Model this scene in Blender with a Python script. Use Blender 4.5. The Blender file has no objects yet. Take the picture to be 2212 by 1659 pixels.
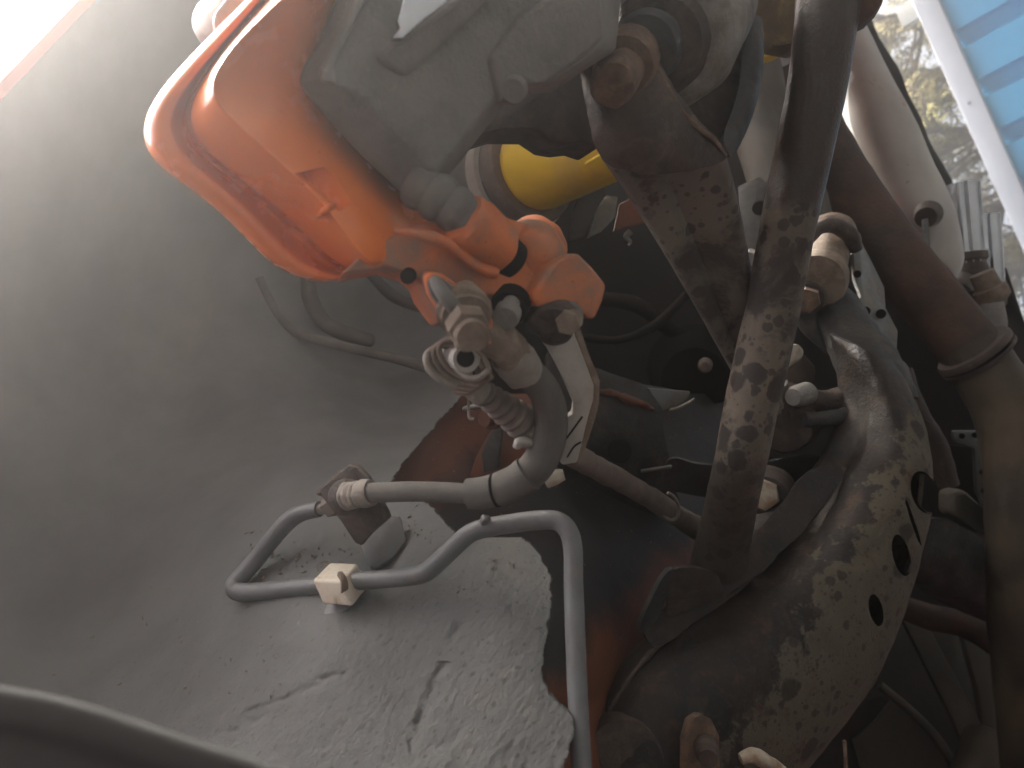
import bpy, bmesh, math, random
import numpy as np
from mathutils import Vector, Matrix, noise

random.seed(7)
S = bpy.context.scene
COL = S.collection

# ------------------------------------------------------------------ camera
F = 1610.0                       # focal length in photo units (2212 wide)
EL = math.radians(46); RO = math.radians(23)
CAM = Vector((0, 0, 0.36))
c_, s_ = math.cos(RO), math.sin(RO)
WP = Vector((0, -math.sin(EL), math.cos(EL))); XA = Vector((1, 0, 0))
RIGHT = -c_ * WP - s_ * XA
UP = -s_ * WP + c_ * XA
FWD = Vector((0, math.cos(EL), math.sin(EL)))
cam = bpy.data.cameras.new('camera'); camo = bpy.data.objects.new('camera', cam)
COL.objects.link(camo)
camo.matrix_world = Matrix((
    (RIGHT.x, UP.x, -FWD.x, CAM.x), (RIGHT.y, UP.y, -FWD.y, CAM.y),
    (RIGHT.z, UP.z, -FWD.z, CAM.z), (0, 0, 0, 1)))
cam.sensor_width = 36; cam.lens = 36 * F / 2212
cam.clip_start = 0.01; cam.clip_end = 500
cam.dof.use_dof = True; cam.dof.focus_distance = 0.41; cam.dof.aperture_fstop = 13
S.camera = camo

# ------------------------------------------------------------------ light
# the sun stands just outside the wing lip (it lights the caliper's outer shoulder and the yard beside the car)
sd = (RIGHT * ((-600 - 1106) / F) + UP * ((829.5 + 600) / F) + FWD).normalized()
SUN_EL = math.asin(sd.z); SUN_AZ = math.atan2(sd.x, sd.y)
w = bpy.data.worlds.new('World'); S.world = w; w.use_nodes = True
nt = w.node_tree
sky = nt.nodes.new('ShaderNodeTexSky'); sky.sky_type = 'NISHITA'; sky.sun_disc = False
sky.sun_elevation = SUN_EL; sky.sun_rotation = SUN_AZ
sky.air_density = 1.0; sky.dust_density = 6.0; sky.ozone_density = .3
nt.links.new(sky.outputs[0], nt.nodes['Background'].inputs[0])
nt.nodes['Background'].inputs[1].default_value = 0.15
sl = bpy.data.lights.new('sun', 'SUN'); so = bpy.data.objects.new('sun', sl); COL.objects.link(so)
sl.energy = 4.4; sl.angle = math.radians(0.5); sl.color = (1, .98, .95)
so.rotation_euler = sd.to_track_quat('Z', 'Y').to_euler()
S.view_settings.view_transform = 'Standard'; S.view_settings.look = 'None'
S.view_settings.exposure = 2.55; S.view_settings.gamma = 1
S.render.resolution_x, S.render.resolution_y = 1024, 768

# ------------------------------------------------------------------ geometry helpers
def P(u, v, d):
    return CAM + RIGHT * ((u - 1106) / F * d) + UP * (-(v - 829.5) / F * d) + FWD * d
def ray(u, v):
    return (RIGHT * ((u - 1106) / F) + UP * (-(v - 829.5) / F) + FWD)
def at_z(u, v, z):
    r = ray(u, v); return CAM + r * ((z - CAM.z) / r.z)
def catmull(pts, n):
    """pts: list of tuples/np rows -> resampled, n pieces per span"""
    a = np.array([list(p) for p in pts], float)
    if len(a) < 3: 
        t = np.linspace(0, 1, n + 1)[:, None]; return a[0] * (1 - t) + a[1] * t
    e = np.vstack([2 * a[0] - a[1], a, 2 * a[-1] - a[-2]])
    out = []
    for i in range(1, len(e) - 2):
        for k in range(n):
            t = k / n; p0, p1, p2, p3 = e[i - 1], e[i], e[i + 1], e[i + 2]
            out.append(.5 * (2 * p1 + (p2 - p0) * t + (2 * p0 - 5 * p1 + 4 * p2 - p3) * t * t + (3 * p1 - p0 - 3 * p2 + p3) * t ** 3))
    out.append(a[-1]); return np.array(out)

def mk(name, verts, faces, mat, parent=None, smooth=38, subsurf=0, bevel=0, bseg=2, solid=0, rough=None, creases=None, pre=None):
    me = bpy.data.meshes.new(name)
    verts = [Vector(v) for v in verts]
    c = sum(verts, Vector()) / len(verts)
    me.from_pydata([v - c for v in verts], [], faces)
    me.update()
    bm = bmesh.new(); bm.from_mesh(me)
    bmesh.ops.remove_doubles(bm, verts=bm.verts, dist=1e-6)
    bmesh.ops.recalc_face_normals(bm, faces=bm.faces)
    bm.to_mesh(me); bm.free()
    o = bpy.data.objects.new(name, me); COL.objects.link(o)
    o.location = c
    mods = False
    if pre: pre(o); mods = True
    if bevel:
        m = o.modifiers.new('b', 'BEVEL'); m.width = bevel; m.segments = bseg; m.limit_method = 'ANGLE'; m.angle_limit = math.radians(32); mods = True
        m.use_clamp_overlap = True
    if subsurf:
        m = o.modifiers.new('s', 'SUBSURF'); m.levels = m.render_levels = subsurf; mods = True
    if solid:
        m = o.modifiers.new('t', 'SOLIDIFY'); m.thickness = solid; m.offset = 0; mods = True
    if mods: bake(o)
    if rough:
        disp(o.data, c, *rough)
    me = o.data
    me.materials.clear(); me.materials.append(mat)
    for p in me.polygons: p.use_smooth = True
    if smooth < 180: me.set_sharp_from_angle(angle=math.radians(smooth))
    if parent is not None:
        put(o, parent)
    return o

def bake(o):
    bpy.context.view_layer.update()
    dg = bpy.context.evaluated_depsgraph_get()
    nm = bpy.data.meshes.new_from_object(o.evaluated_get(dg))
    o.modifiers.clear(); old = o.data; o.data = nm; bpy.data.meshes.remove(old)

def disp(me, c, amp, freq, *more):
    me.update()
    n = [v.normal.copy() for v in me.vertices]
    for v, nn in zip(me.vertices, n):
        p = (v.co + c) * freq
        h = noise.noise(p) + .5 * noise.noise(p * 2.3)
        v.co += nn * h * amp
    me.update()

def put(o, parent):
    o.parent = parent
    bpy.context.view_layer.update()
    o.matrix_parent_inverse = parent.matrix_world.inverted()

def thing(name, label, cat, loc, group=None):
    o = bpy.data.objects.new(name, None); COL.objects.link(o); o.location = loc; o.empty_display_size = .05
    o['label'] = label; o['category'] = cat
    if group: o['group'] = group
    bpy.context.view_layer.update()
    return o
def tag(o, label, cat, group=None):
    o['label'] = label; o['category'] = cat
    if group: o['group'] = group
    return o
def kind(o, k): o['kind'] = k; return o

def tube_geo(path, n=16, k=6, smooth=True, flute=0, ribs=None, flat=1.0, flatdir=None, cap=True):
    """path rows (u,v,d,r in photo units)"""
    rows = []
    for q in path:
        p = P(q[0], q[1], q[2]); rows.append((p.x, p.y, p.z, q[3] * q[2] / F))
    a = catmull(rows, k) if smooth else np.array(rows)
    pts = [Vector(r[:3]) for r in a]; rad = [r[3] for r in a]
    if ribs:
        # ribs = (count, depth)
        L = np.cumsum([0] + [(pts[i + 1] - pts[i]).length for i in range(len(pts) - 1)]); L /= L[-1]
        rad = [r * (1 + ribs[1] * (abs(math.sin(math.pi * ribs[0] * t)) ** .7 - .6)) for r, t in zip(rad, L)]
    verts, faces = [], []
    T = [(pts[min(i + 1, len(pts) - 1)] - pts[max(i - 1, 0)]).normalized() for i in range(len(pts))]
    nrm = T[0].orthogonal().normalized()
    if flatdir is not None: nrm = (flatdir - T[0] * flatdir.dot(T[0])).normalized()
    for i, p in enumerate(pts):
        nrm = (nrm - T[i] * nrm.dot(T[i])).normalized(); b = T[i].cross(nrm)
        for j in range(n):
            an = 2 * math.pi * j / n; r = rad[i]
            if flute: r *= 1 + (flute if j % 2 else -flute)
            verts.append(p + nrm * (math.cos(an) * r * flat) + b * (math.sin(an) * r))
    for i in range(len(pts) - 1):
        for j in range(n):
            faces.append((i * n + j, i * n + (j + 1) % n, (i + 1) * n + (j + 1) % n, (i + 1) * n + j))
    if cap:
        faces.append(tuple(range(n))[::-1]); m = (len(pts) - 1) * n; faces.append(tuple(range(m, m + n)))
    return verts, faces
def tube(name, path, mat, parent=None, smooth_ang=50, rough=None, **kw):
    v, f = tube_geo(path, **kw); return mk(name, v, f, mat, parent, smooth=smooth_ang, rough=rough)

def lathe_geo(A, B, prof, n=40, hexa=None, squash=1, caps=True):
    """A,B = (u,v,d); prof rows (t, r in photo units at A's depth); closed to the axis at both ends"""
    a, b = P(*A), P(*B); ax = (b - a); L = ax.length; ax.normalize()
    x = ax.orthogonal().normalized(); y = ax.cross(x); sc = A[2] / F
    verts, faces = [], []
    for t, r in prof:
        for j in range(n):
            an = 2 * math.pi * j / n; q = r * sc
            if hexa: q *= math.cos(math.pi / 6) / math.cos((an % (math.pi / 3)) - math.pi / 6)
            verts.append(a + ax * (t * L) + x * (q * math.cos(an)) + y * (q * math.sin(an) * squash))
    for i in range(len(prof) - 1):
        for j in range(n):
            faces.append((i * n + j, i * n + (j + 1) % n, (i + 1) * n + (j + 1) % n, (i + 1) * n + j))
    if caps and prof[0][1] > 0: faces.append(tuple(range(n))[::-1])
    m = (len(prof) - 1) * n
    if caps and prof[-1][1] > 0: faces.append(tuple(range(m, m + n)))
    return verts, faces
def lathe(name, A, B, prof, mat, parent=None, rough=None, smooth=38, **kw):
    v, f = lathe_geo(A, B, prof, **kw); return mk(name, v, f, mat, parent, smooth=smooth, rough=rough)
def hexbolt(name, A, B, r, mat, parent=None):
    return lathe(name, A, B, [(0, r * .5), (0, r * .93), (.12, r), (1, r)], mat, parent, n=36, hexa=True, smooth=30)

def plate(name, outline, thick, mat, parent=None, bevel=.001, direc=None, k=0, rough=None, bseg=2, sub=0, smooth=38):
    """outline rows (u,v,d): a sheet or slab with its own thickness, leading away from the near face"""
    o = catmull(list(outline) + [outline[0]], k)[:-1] if k else outline
    fr = [P(*q) for q in o]
    if direc is None:
        n = Vector()
        for i in range(len(fr)): 
            p, q = fr[i], fr[(i + 1) % len(fr)]
            n += (p - CAM).cross(q - CAM) if False else Vector(((p.y - q.y) * (p.z + q.z), (p.z - q.z) * (p.x + q.x), (p.x - q.x) * (p.y + q.y)))
        n.normalize()
        if n.dot(FWD) < 0: n = -n
        direc = n
    N = len(fr); verts = fr + [p + direc * thick for p in fr]
    faces = [tuple(range(N)), tuple(range(2 * N - 1, N - 1, -1))] + [(i, (i + 1) % N, N + (i + 1) % N, N + i) for i in range(N)]
    return mk(name, verts, faces, mat, parent, bevel=bevel, bseg=bseg, rough=rough, subsurf=sub, smooth=smooth)

def loft(name, rows, mat, parent=None, closed=False, sub=2, solid=0, k=0, creased=(), cw=.7, capends=False, rough=None, smooth=45, pre=None):
    """rows: lists of (u,v,d) of equal length"""
    R = [catmull(r, k) if k else r for r in rows]
    m = len(R[0]); verts = [P(*q) for r in R for q in r]; faces = []
    nr = len(R)
    for i in range(nr if closed else nr - 1):
        for j in range(m - 1):
            i2 = (i + 1) % nr; faces.append((i * m + j, i * m + j + 1, i2 * m + j + 1, i2 * m + j))
    if capends and closed:
        faces.append(tuple(i * m for i in range(nr))); faces.append(tuple(i * m + m - 1 for i in range(nr)))
    ver = [v.copy() for v in verts]
    def crease(o):
        me = o.data
        if not creased: return
        at = me.attributes.new('crease_edge', 'FLOAT', 'EDGE')
        keys = {}
        for i, v in enumerate(me.vertices): keys[tuple(round(x, 6) for x in v.co)] = i
        ed = {tuple(sorted(e.vertices)): e.index for e in me.edges}
        for i in creased:
            for j in range(m - 1):
                pa = tuple(round(x, 6) for x in (ver[i * m + j] - o.location)); pb = tuple(round(x, 6) for x in (ver[i * m + j + 1] - o.location))
                if pa in keys and pb in keys:
                    e = ed.get(tuple(sorted((keys[pa], keys[pb]))))
                    if e is not None: at.data[e].value = cw
    return mk(name, verts, faces, mat, parent, subsurf=sub, solid=solid, rough=rough, smooth=smooth, pre=crease if creased else None)

def tps(ctrl):
    c = np.array(ctrl, float); xy = c[:, :2] / 1000; z = c[:, 2]; n = len(c)
    def U(r2): return np.where(r2 > 1e-12, .5 * r2 * np.log(np.maximum(r2, 1e-12)), 0)
    r2 = ((xy[:, None] - xy[None]) ** 2).sum(-1)
    A = np.zeros((n + 3, n + 3)); A[:n, :n] = U(r2) + np.eye(n) * 2e-4; A[:n, n] = 1; A[:n, n + 1:] = xy; A[n, :n] = 1; A[n + 1:, :n] = xy.T
    s = np.linalg.solve(A, np.concatenate([z, np.zeros(3)]))
    def f(u, v):
        q = np.stack([np.atleast_1d(u), np.atleast_1d(v)], -1) / 1000
        r = ((q[:, None] - xy[None]) ** 2).sum(-1)
        o = U(r) @ s[:n] + s[n] + q @ s[n + 1:]
        return o if np.ndim(u) else float(o[0])
    return f

# ------------------------------------------------------------------ materials
def hexc(h):
    h = h.lstrip('#'); f = lambda x: (x / 12.92 if x <= .04045 else ((x + .055) / 1.055) ** 2.4)
    return tuple(f(int(h[i:i + 2], 16) / 255) for i in (0, 2, 4)) + (1,)
def C(*a): return (a[0], a[1], a[2], 1)

def M(name, c, c2=None, ns=60, lo=.4, hi=.62, rough=.6, rough2=None, metal=0, bump=.2, bs=300, spots=None, dust=None, area=None, pits=None, coat=0, spec=.5, bump2=None, bmask=None, aniso=None):
    m = bpy.data.materials.new(name); m.use_nodes = True; t = m.node_tree; N, L = t.nodes, t.links
    b = N['Principled BSDF']
    geo = N.new('ShaderNodeNewGeometry'); pos = pos0 = geo.outputs['Position']
    def noi(sc, det=5, dist=0, ro=.6):
        n = N.new('ShaderNodeTexNoise'); n.inputs['Scale'].default_value = sc; n.inputs['Detail'].default_value = det
        n.inputs['Roughness'].default_value = ro; n.inputs['Distortion'].default_value = dist; L.new(pos, n.inputs['Vector']); return n.outputs['Fac']
    def mapr(x, a, bb, x0=0, x1=1):
        n = N.new('ShaderNodeMapRange'); n.inputs[1].default_value = a; n.inputs[2].default_value = bb; n.inputs[3].default_value = x0; n.inputs[4].default_value = x1
        n.clamp = True; L.new(x, n.inputs[0]); return n.outputs[0]
    def math_(op, x, y):
        n = N.new('ShaderNodeMath'); n.operation = op
        for i, q in enumerate((x, y)):
            if isinstance(q, (int, float)): n.inputs[i].default_value = q
            else: L.new(q, n.inputs[i])
        return n.outputs[0]
    def mix(fac, A, B):
        n = N.new('ShaderNodeMix'); n.data_type = 'RGBA'; n.clamp_factor = True
        if isinstance(fac, (int, float)): n.inputs[0].default_value = fac
        else: L.new(fac, n.inputs[0])
        for i, q in ((6, A), (7, B)):
            if isinstance(q, tuple): n.inputs[i].default_value = q
            else: L.new(q, n.inputs[i])
        return n.outputs[2]
    if aniso:                 # coating smeared along one direction
        dv = N.new('ShaderNodeVectorMath'); dv.operation = 'DOT_PRODUCT'; dv.inputs[1].default_value = tuple(aniso[0]); L.new(pos, dv.inputs[0])
        sv_ = N.new('ShaderNodeVectorMath'); sv_.operation = 'SCALE'; sv_.inputs[0].default_value = tuple(aniso[0]); L.new(math_('MULTIPLY', dv.outputs['Value'], aniso[1] - 1), sv_.inputs['Scale'])
        av = N.new('ShaderNodeVectorMath'); av.operation = 'ADD'; L.new(pos, av.inputs[0]); L.new(sv_.outputs[0], av.inputs[1]); pos = av.outputs[0]
    col = c; masks = []; rmask = None
    if c2: 
        f = mapr(noi(ns), lo, hi); col = mix(f, c, c2); masks.append(f)
    if area:                      # list of (colour, world normal, offset, width, noise scale, noise amount)
        for ar_ in area:
            ac, nv, off, wd, nsc, na = ar_[:6]
            d = N.new('ShaderNodeVectorMath'); d.operation = 'DOT_PRODUCT'; d.inputs[1].default_value = tuple(nv); L.new(pos0, d.inputs[0])
            x = math_('SUBTRACT', d.outputs['Value'], off)
            x = math_('ADD', x, math_('MULTIPLY', math_('SUBTRACT', noi(nsc, 4), .5), na))
            am_ = mapr(x, -wd, wd); col = mix(am_, col, ac)
            if len(ar_) > 6: rmask = (am_, ar_[6])
    if dust:
        f = mapr(noi(dust[1], 6, .4, .65), dust[2], dust[3]); col = mix(f, col, dust[0])
    if spots:                     # list of (colour, scale, size, amount)
        for (sc_, ss, sz, am) in spots:
            vo = N.new('ShaderNodeTexVoronoi'); vo.inputs['Scale'].default_value = ss
            wv = N.new('ShaderNodeVectorMath'); wv.operation = 'ADD'
            nn = N.new('ShaderNodeTexNoise'); nn.inputs['Scale'].default_value = ss * 2.2; L.new(pos, nn.inputs['Vector'])
            sv = N.new('ShaderNodeVectorMath'); sv.operation = 'SCALE'; sv.inputs['Scale'].default_value = .35 / ss; L.new(nn.outputs['Color'], sv.inputs[0])
            L.new(pos, wv.inputs[0]); L.new(sv.outputs[0], wv.inputs[1]); L.new(wv.outputs[0], vo.inputs['Vector'])
            sx = N.new('ShaderNodeSeparateColor'); L.new(vo.outputs['Color'], sx.inputs[0])
            thr = math_('MULTIPLY', sx.outputs[0], sz)
            x = math_('SUBTRACT', thr, vo.outputs['Distance'])
            fm = math_('MULTIPLY', mapr(x, -.02, .06), am)
            if bmask:
                d = N.new('ShaderNodeVectorMath'); d.operation = 'DOT_PRODUCT'; d.inputs[1].default_value = tuple(bmask[0]); L.new(pos0, d.inputs[0])
                fm = math_('MULTIPLY', fm, mapr(math_('SUBTRACT', d.outputs['Value'], bmask[1]), -bmask[2], bmask[2] * 1.5))
            col = mix(fm, col, sc_)
    L.new(col, b.inputs['Base Color']) if not isinstance(col, tuple) else setattr(b.inputs['Base Color'], 'default_value', col)
    if rmask:
        rr = mapr(noi(ns * 1.7), .35, .65, rough, rough if rough2 is None else rough2)
        n = N.new('ShaderNodeMix'); L.new(rmask[0], n.inputs[0]); L.new(rr, n.inputs[2]); n.inputs[3].default_value = rmask[1]; L.new(n.outputs[0], b.inputs['Roughness'])
    elif rough2 is not None:
        L.new(mapr(noi(ns * 1.7), .35, .65, rough, rough2), b.inputs['Roughness'])
    else: b.inputs['Roughness'].default_value = rough
    b.inputs['Metallic'].default_value = metal; b.inputs['Coat Weight'].default_value = coat; b.inputs['Coat Roughness'].default_value = .08
    b.inputs['Specular IOR Level'].default_value = spec
    if bump:
        h = noi(bs, 6, 0, .7)
        if pits:                  # (scale, depth)
            vo = N.new('ShaderNodeTexVoronoi'); vo.inputs['Scale'].default_value = pits[0]; L.new(pos, vo.inputs['Vector'])
            h = math_('ADD', h, math_('MULTIPLY', mapr(vo.outputs['Distance'], 0, .45), pits[1]))
        if bump2: h = math_('ADD', h, math_('MULTIPLY', noi(bump2[0], 3), bump2[1]))
        bn = N.new('ShaderNodeBump'); bn.inputs['Strength'].default_value = bump; bn.inputs['Distance'].default_value = .002; L.new(h, bn.inputs['Height'])
        if bmask:
            d = N.new('ShaderNodeVectorMath'); d.operation = 'DOT_PRODUCT'; d.inputs[1].default_value = tuple(bmask[0]); L.new(pos0, d.inputs[0])
            L.new(mapr(math_('SUBTRACT', d.outputs['Value'], bmask[1]), -bmask[2], bmask[2], bmask[3], bump), bn.inputs['Strength'])
        L.new(bn.outputs[0], b.inputs['Normal'])
    return m

DUSTC = C(.30, .26, .215)
def nrm_px(du, dv):           # world direction of an image direction, for wear that follows a part
    return (RIGHT * du - UP * dv).normalized()
beam_n = nrm_px(.775, .63); beam_p = P(1790, 1250, .47)

MAT = dict(
    seal=M('underseal', C(.178, .184, .184), C(.140, .145, .145), ns=14, rough=.9, bump=.7, bs=360, bump2=(160, .6), aniso=(nrm_px(.5, -.86), .6), bmask=(nrm_px(.5, .85), P(700, 1290, .37).dot(nrm_px(.5, .85)), .045, .05),
           dust=(C(.198, .188, .166), 11, .58, .78), spots=[(C(.085, .082, .078), 300, .30, .7), (C(.11, .104, .096), 100, .16, .5)], spec=.12),
    panel=M('dark_floor_panel', C(.026, .027, .029), C(.018, .016, .015), ns=30, rough=.55, bump=.4, bs=350,
            spots=[(C(.2, .19, .14), 160, .1, .8)]),
    redox=M('red_primer', C(.17, .055, .03), C(.10, .045, .03), ns=25, rough=.6, bump=.2),
    orange=M('orange_caliper_paint', C(.90, .215, .025), C(.84, .19, .025), ns=30, rough=.2, rough2=.3, bump=.06, bs=160, coat=.3,
             dust=(C(.50, .26, .14), 26, .56, .9), spots=[(C(.25, .09, .03), 130, .06, .6), (C(.3, .12, .06), 330, .12, .4)]),
    orange2=M('dusty_orange_paint', C(.62, .17, .05), C(.42, .15, .075), ns=30, lo=.4, hi=.72, rough=.55, rough2=.75, bump=.3, bs=300,
              dust=(C(.22, .165, .125), 38, .46, .70), spots=[(C(.14, .065, .04), 220, .14, .6)]),
    cast=M('dusty_cast_iron', C(.165, .162, .152), C(.128, .124, .116), ns=45, rough=.72, bump=.6, bs=420, dust=(C(.20, .185, .165), 30, .45, .7)),
    castl=M('light_cast_metal', C(.25, .245, .23), C(.17, .165, .152), ns=40, rough=.6, bump=.7, bs=380, dust=(C(.2, .18, .155), 50, .5, .72)),
    alu=M('grey_aluminium_casting', C(.25, .24, .22), C(.14, .125, .10), ns=60, rough=.5, bump=.7, bs=260, metal=.2, dust=(C(.12, .10, .075), 45, .5, .7)),
    brown=M('dusty_brown_metal', C(.22, .175, .135), C(.15, .11, .08), ns=70, rough=.75, bump=.5, bs=500, dust=(C(.29, .25, .20), 90, .5, .72)),
    rust=M('dark_rust', C(.062, .043, .034), C(.035, .028, .026), ns=60, rough=.5, rough2=.7, bump=.7, bs=320, dust=(C(.12, .088, .066), 55, .5, .72)),
    rustb=M('rusty_bolt', C(.17, .105, .068), C(.10, .066, .048), ns=110, rough=.75, bump=.8, bs=420, dust=(C(.24, .17, .12), 90, .52, .75)),
    black=M('black_underbody', C(.010, .0095, .009), C(.014, .012, .011), ns=20, rough=.85, bump=.4, bs=120, spec=.15),
    sheet=M('grey_black_sheet', C(.055, .058, .060), C(.034, .033, .032), ns=35, rough=.42, rough2=.65, bump=.5, bs=280, spec=.3, dust=(C(.095, .082, .066), 42, .52, .72)),
    bluegrey=M('bluish_steel', C(.17, .19, .20), C(.10, .10, .098), ns=45, rough=.42, bump=.3, bs=260, dust=(C(.19, .16, .125), 45, .5, .7), metal=.2),
    arm=M('spotted_dusty_arm', C(.165, .138, .108), C(.12, .10, .08), ns=35, rough=.62, spec=.3, bump=.4, bs=350,
          dust=(C(.05, .042, .038), 30, .50, .60), spots=[(C(.04, .034, .031), 70, .52, .95), (C(.045, .038, .034), 130, .5, .85), (C(.05, .04, .034), 260, .42, .7)],
          area=[(C(.075, .062, .05), -nrm_px(.15, -1), -(P(1590, 1010, .44)).dot(nrm_px(.15, -1)), .02, 45, .06, .55), (C(.045, .031, .028), nrm_px(.15, -1), (P(1690, 470, .42)).dot(nrm_px(.15, -1)), .004, 60, .025, .30)]),
    link=M('dusty_link', C(.165, .147, .12), C(.118, .104, .085), ns=30, rough=.62, bump=.35, bs=400,
           dust=(C(.045, .038, .034), 30, .52, .62), spots=[(C(.045, .038, .034), 90, .48, .85), (C(.05, .042, .036), 200, .4, .7)]),
    beam=M('wet_subframe', C(.017, .016, .0165), C(.032, .022, .018), ns=35, rough=.36, rough2=.55, bump=.5, bs=340, spec=.3,
           dust=(C(.075, .040, .025), 40, .57, .68),
           area=[(C(.108, .094, .071), beam_n, beam_p.dot(beam_n), .0022, 60, .085, .85)],
           spots=[(C(.030, .027, .023), 44, .40, .85), (C(.034, .030, .025), 110, .38, .75), (C(.038, .033, .027), 300, .42, .6)]),
    yellow=M('yellow_paint', C(.88, .62, .05), C(.80, .56, .08), ns=20, rough=.42, bump=.08, bs=200, spots=[(C(.25, .17, .05), 60, .06, .8)], dust=(C(.62, .5, .2), 16, .5, .8)),
    hose=M('dusty_rubber', C(.112, .108, .10), C(.145, .138, .126), ns=50, rough=.88, bump=.25, bs=700, spec=.2),
    line=M('grey_brake_line', C(.15, .158, .165), C(.125, .13, .135), ns=60, rough=.45, bump=.2, bs=500, dust=(C(.17, .16, .14), 60, .55, .75), spots=[(C(.08, .075, .07), 190, .09, .7)]),
    nylon=M('white_nylon', C(.66, .61, .52), C(.58, .52, .43), ns=90, rough=.5, bump=.1, bs=300, dust=(C(.33, .25, .16), 120, .56, .75), spots=[(C(.2, .13, .08), 200, .07, .8)]),
    zinc=M('zinc_bracket', C(.40, .385, .35), C(.35, .33, .295), ns=40, rough=.55, bump=.12, bs=500, spots=[(C(.16, .13, .10), 180, .12, .7)], dust=(C(.29, .25, .21), 60, .5, .75)),
    zincd=M('dusty_zinc', C(.27, .245, .215), C(.2, .178, .15), ns=70, rough=.65, bump=.35, bs=500, dust=(C(.34, .32, .28), 70, .55, .7)),
    boot=M('rubber_boot', C(.13, .105, .09), C(.17, .14, .12), ns=90, rough=.8, bump=.3, bs=600),
    muffler=M('stained_muffler', C(.46, .45, .42), C(.40, .385, .355), ns=14, rough=.5, bump=.12, bs=140, dust=(C(.27, .19, .12), 18, .62, .74), spots=[(C(.2, .13, .08), 45, .1, .7)]),
    pipe=M('rusty_exhaust_pipe', C(.078, .044, .032), C(.034, .028, .025), ns=26, rough=.65, bump=.5, bs=200, spec=.25, dust=(C(.13, .062, .036), 24, .57, .7), spots=[(C(.17, .11, .07), 90, .1, .6)]),
    pipe2=M('tan_exhaust_pipe', C(.085, .067, .046), C(.034, .029, .025), ns=12, rough=.5, bump=.3, bs=160, spec=.3, dust=(C(.028, .025, .022), 20, .50, .66)),
    chrome=M('polished_steel', C(.62, .66, .70), C(.5, .53, .56), ns=30, rough=.22, bump=.05, metal=1),
    nut=M('zinc_nut', C(.5, .46, .37), C(.30, .19, .12), ns=80, rough=.45, bump=.3, bs=400, metal=.3),
    tan=M('tan_floor_metal', C(.085, .075, .058), C(.05, .046, .038), ns=14, rough=.7, bump=.4, bs=120, dust=(C(.03, .03, .026), 16, .52, .68)),
    lip=M('grey_plastic_liner', C(.05, .05, .049), C(.042, .042, .041), ns=20, rough=.95, bump=.2, bs=200, spec=.05),
    redpaint=M('red_car_paint', C(.62, .05, .03), rough=.25, bump=0, coat=.5),
    lump=M('lichen_brown_rust', C(.10, .065, .03), C(.065, .05, .03), ns=70, rough=.8, bump=.8, bs=260, dust=(C(.20, .14, .04), 50, .52, .68)),
    bumper=M('dirty_black_plastic', C(.012, .012, .013), C(.02, .02, .02), ns=40, rough=.6, bump=.6, bs=90),
    blue=M('blue_profiled_sheet', C(.07, .45, .70), C(.06, .41, .66), ns=1.5, rough=.5, bump=.05, bs=5),
    white=M('white_fence_cap', C(.78, .78, .76), C(.7, .7, .68), ns=3, rough=.5, bump=.05),
    bark=M('grey_bark', C(.13, .09, .055), C(.09, .065, .042), ns=6, rough=.9, bump=.6, bs=20),
    needle=M('dry_needles', C(.26, .25, .06), C(.30, .24, .09), ns=1.2, rough=.8, bump=0),
    gravel=M('dark_yard_ground', C(.085, .085, .084), C(.06, .06, .06), ns=3, rough=.95, bump=.5, bs=25, spec=.1),
    straw=M('straw_debris', C(.30, .24, .15), C(.20, .15, .10), ns=300, rough=.9, bump=0),
    dark=M('black_and_hole_shade', C(.010, .0095, .009), rough=.95, bump=0, spec=.05),  # near-black for dark parts; on hole discs it paints the shade inside
    floor2=M('dark_green_grey_floor', C(.030, .034, .030), C(.05, .047, .04), ns=12, rough=.6, bump=.3, bs=120),
)
m = MAT

# ================================================================== SETTING
def quad_sheet(name, pts, mat, parent=None, **kw):
    return mk(name, pts, [tuple(range(len(pts)))], mat, parent, **kw)
g = quad_sheet('ground', [(-150, -150, 0), (150, -150, 0), (150, 150, 0), (-150, 150, 0)], m['gravel']); kind(g, 'structure')

# ---- wheel housing: one formed sheet of undersealed steel, open towards the wheel
WH = tps([(1200, 1600, .28), (700, 1400, .325), (500, 1270, .39), (1150, 1200, .345), (930, 1100, .385), (850, 1040, .43), (300, 1600, .35),
          (300, 1300, .425), (100, 1000, .45), (0, 800, .45), (0, 400, .46), (100, 80, .47), (400, 900, .52), (400, 600, .56), (600, 1000, .47), (700, 1150, .385),
          (700, 850, .55), (700, 650, .64), (800, 740, .67), (930, 800, .62), (1000, 620, .68), (1000, 0, .66), (500, 0, .56), (500, 300, .58), (-400, 400, .42), (-500, 1000, .38),
          (-500, 1800, .30), (600, 1850, .265), (1200, 1850, .255), (0, 1500, .385), (820, 1230, .365), (960, 1400, .315)])
EDGE = [(-400, 1262), (300, 1262), (470, 1130), (560, 1100), (760, 1040), (850, 1003), (890, 965), (960, 905), (1000, 868), (1045, 842), (1075, 862), (1088, 915), (1100, 935), (1130, 962), (1160, 985),
        (1164, 1000), (1166, 1130), (1180, 1150), (1205, 1170), (1250, 1190), (1300, 1190), (1350, 1184), (1400, 1176), (1440, 1170), (1470, 1171), (1500, 1186), (1530, 1215), (1545, 1238), (1575, 1240), (1600, 1234), (1640, 1222), (1700, 1195), (1900, 1180)]
SCR = [((470, 1590), (570, 1545), 10, .0022), ((520, 1555), (745, 1450), 11, .003), ((960, 1480), (935, 1520), 12, .002), ((905, 1560), (975, 1385), 15, .003), ((975, 1385), (990, 1350), 10, .002),
       ((610, 1240), (690, 1150), 8, .002), ((890, 1620), (905, 1560), 8, .002)]
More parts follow.
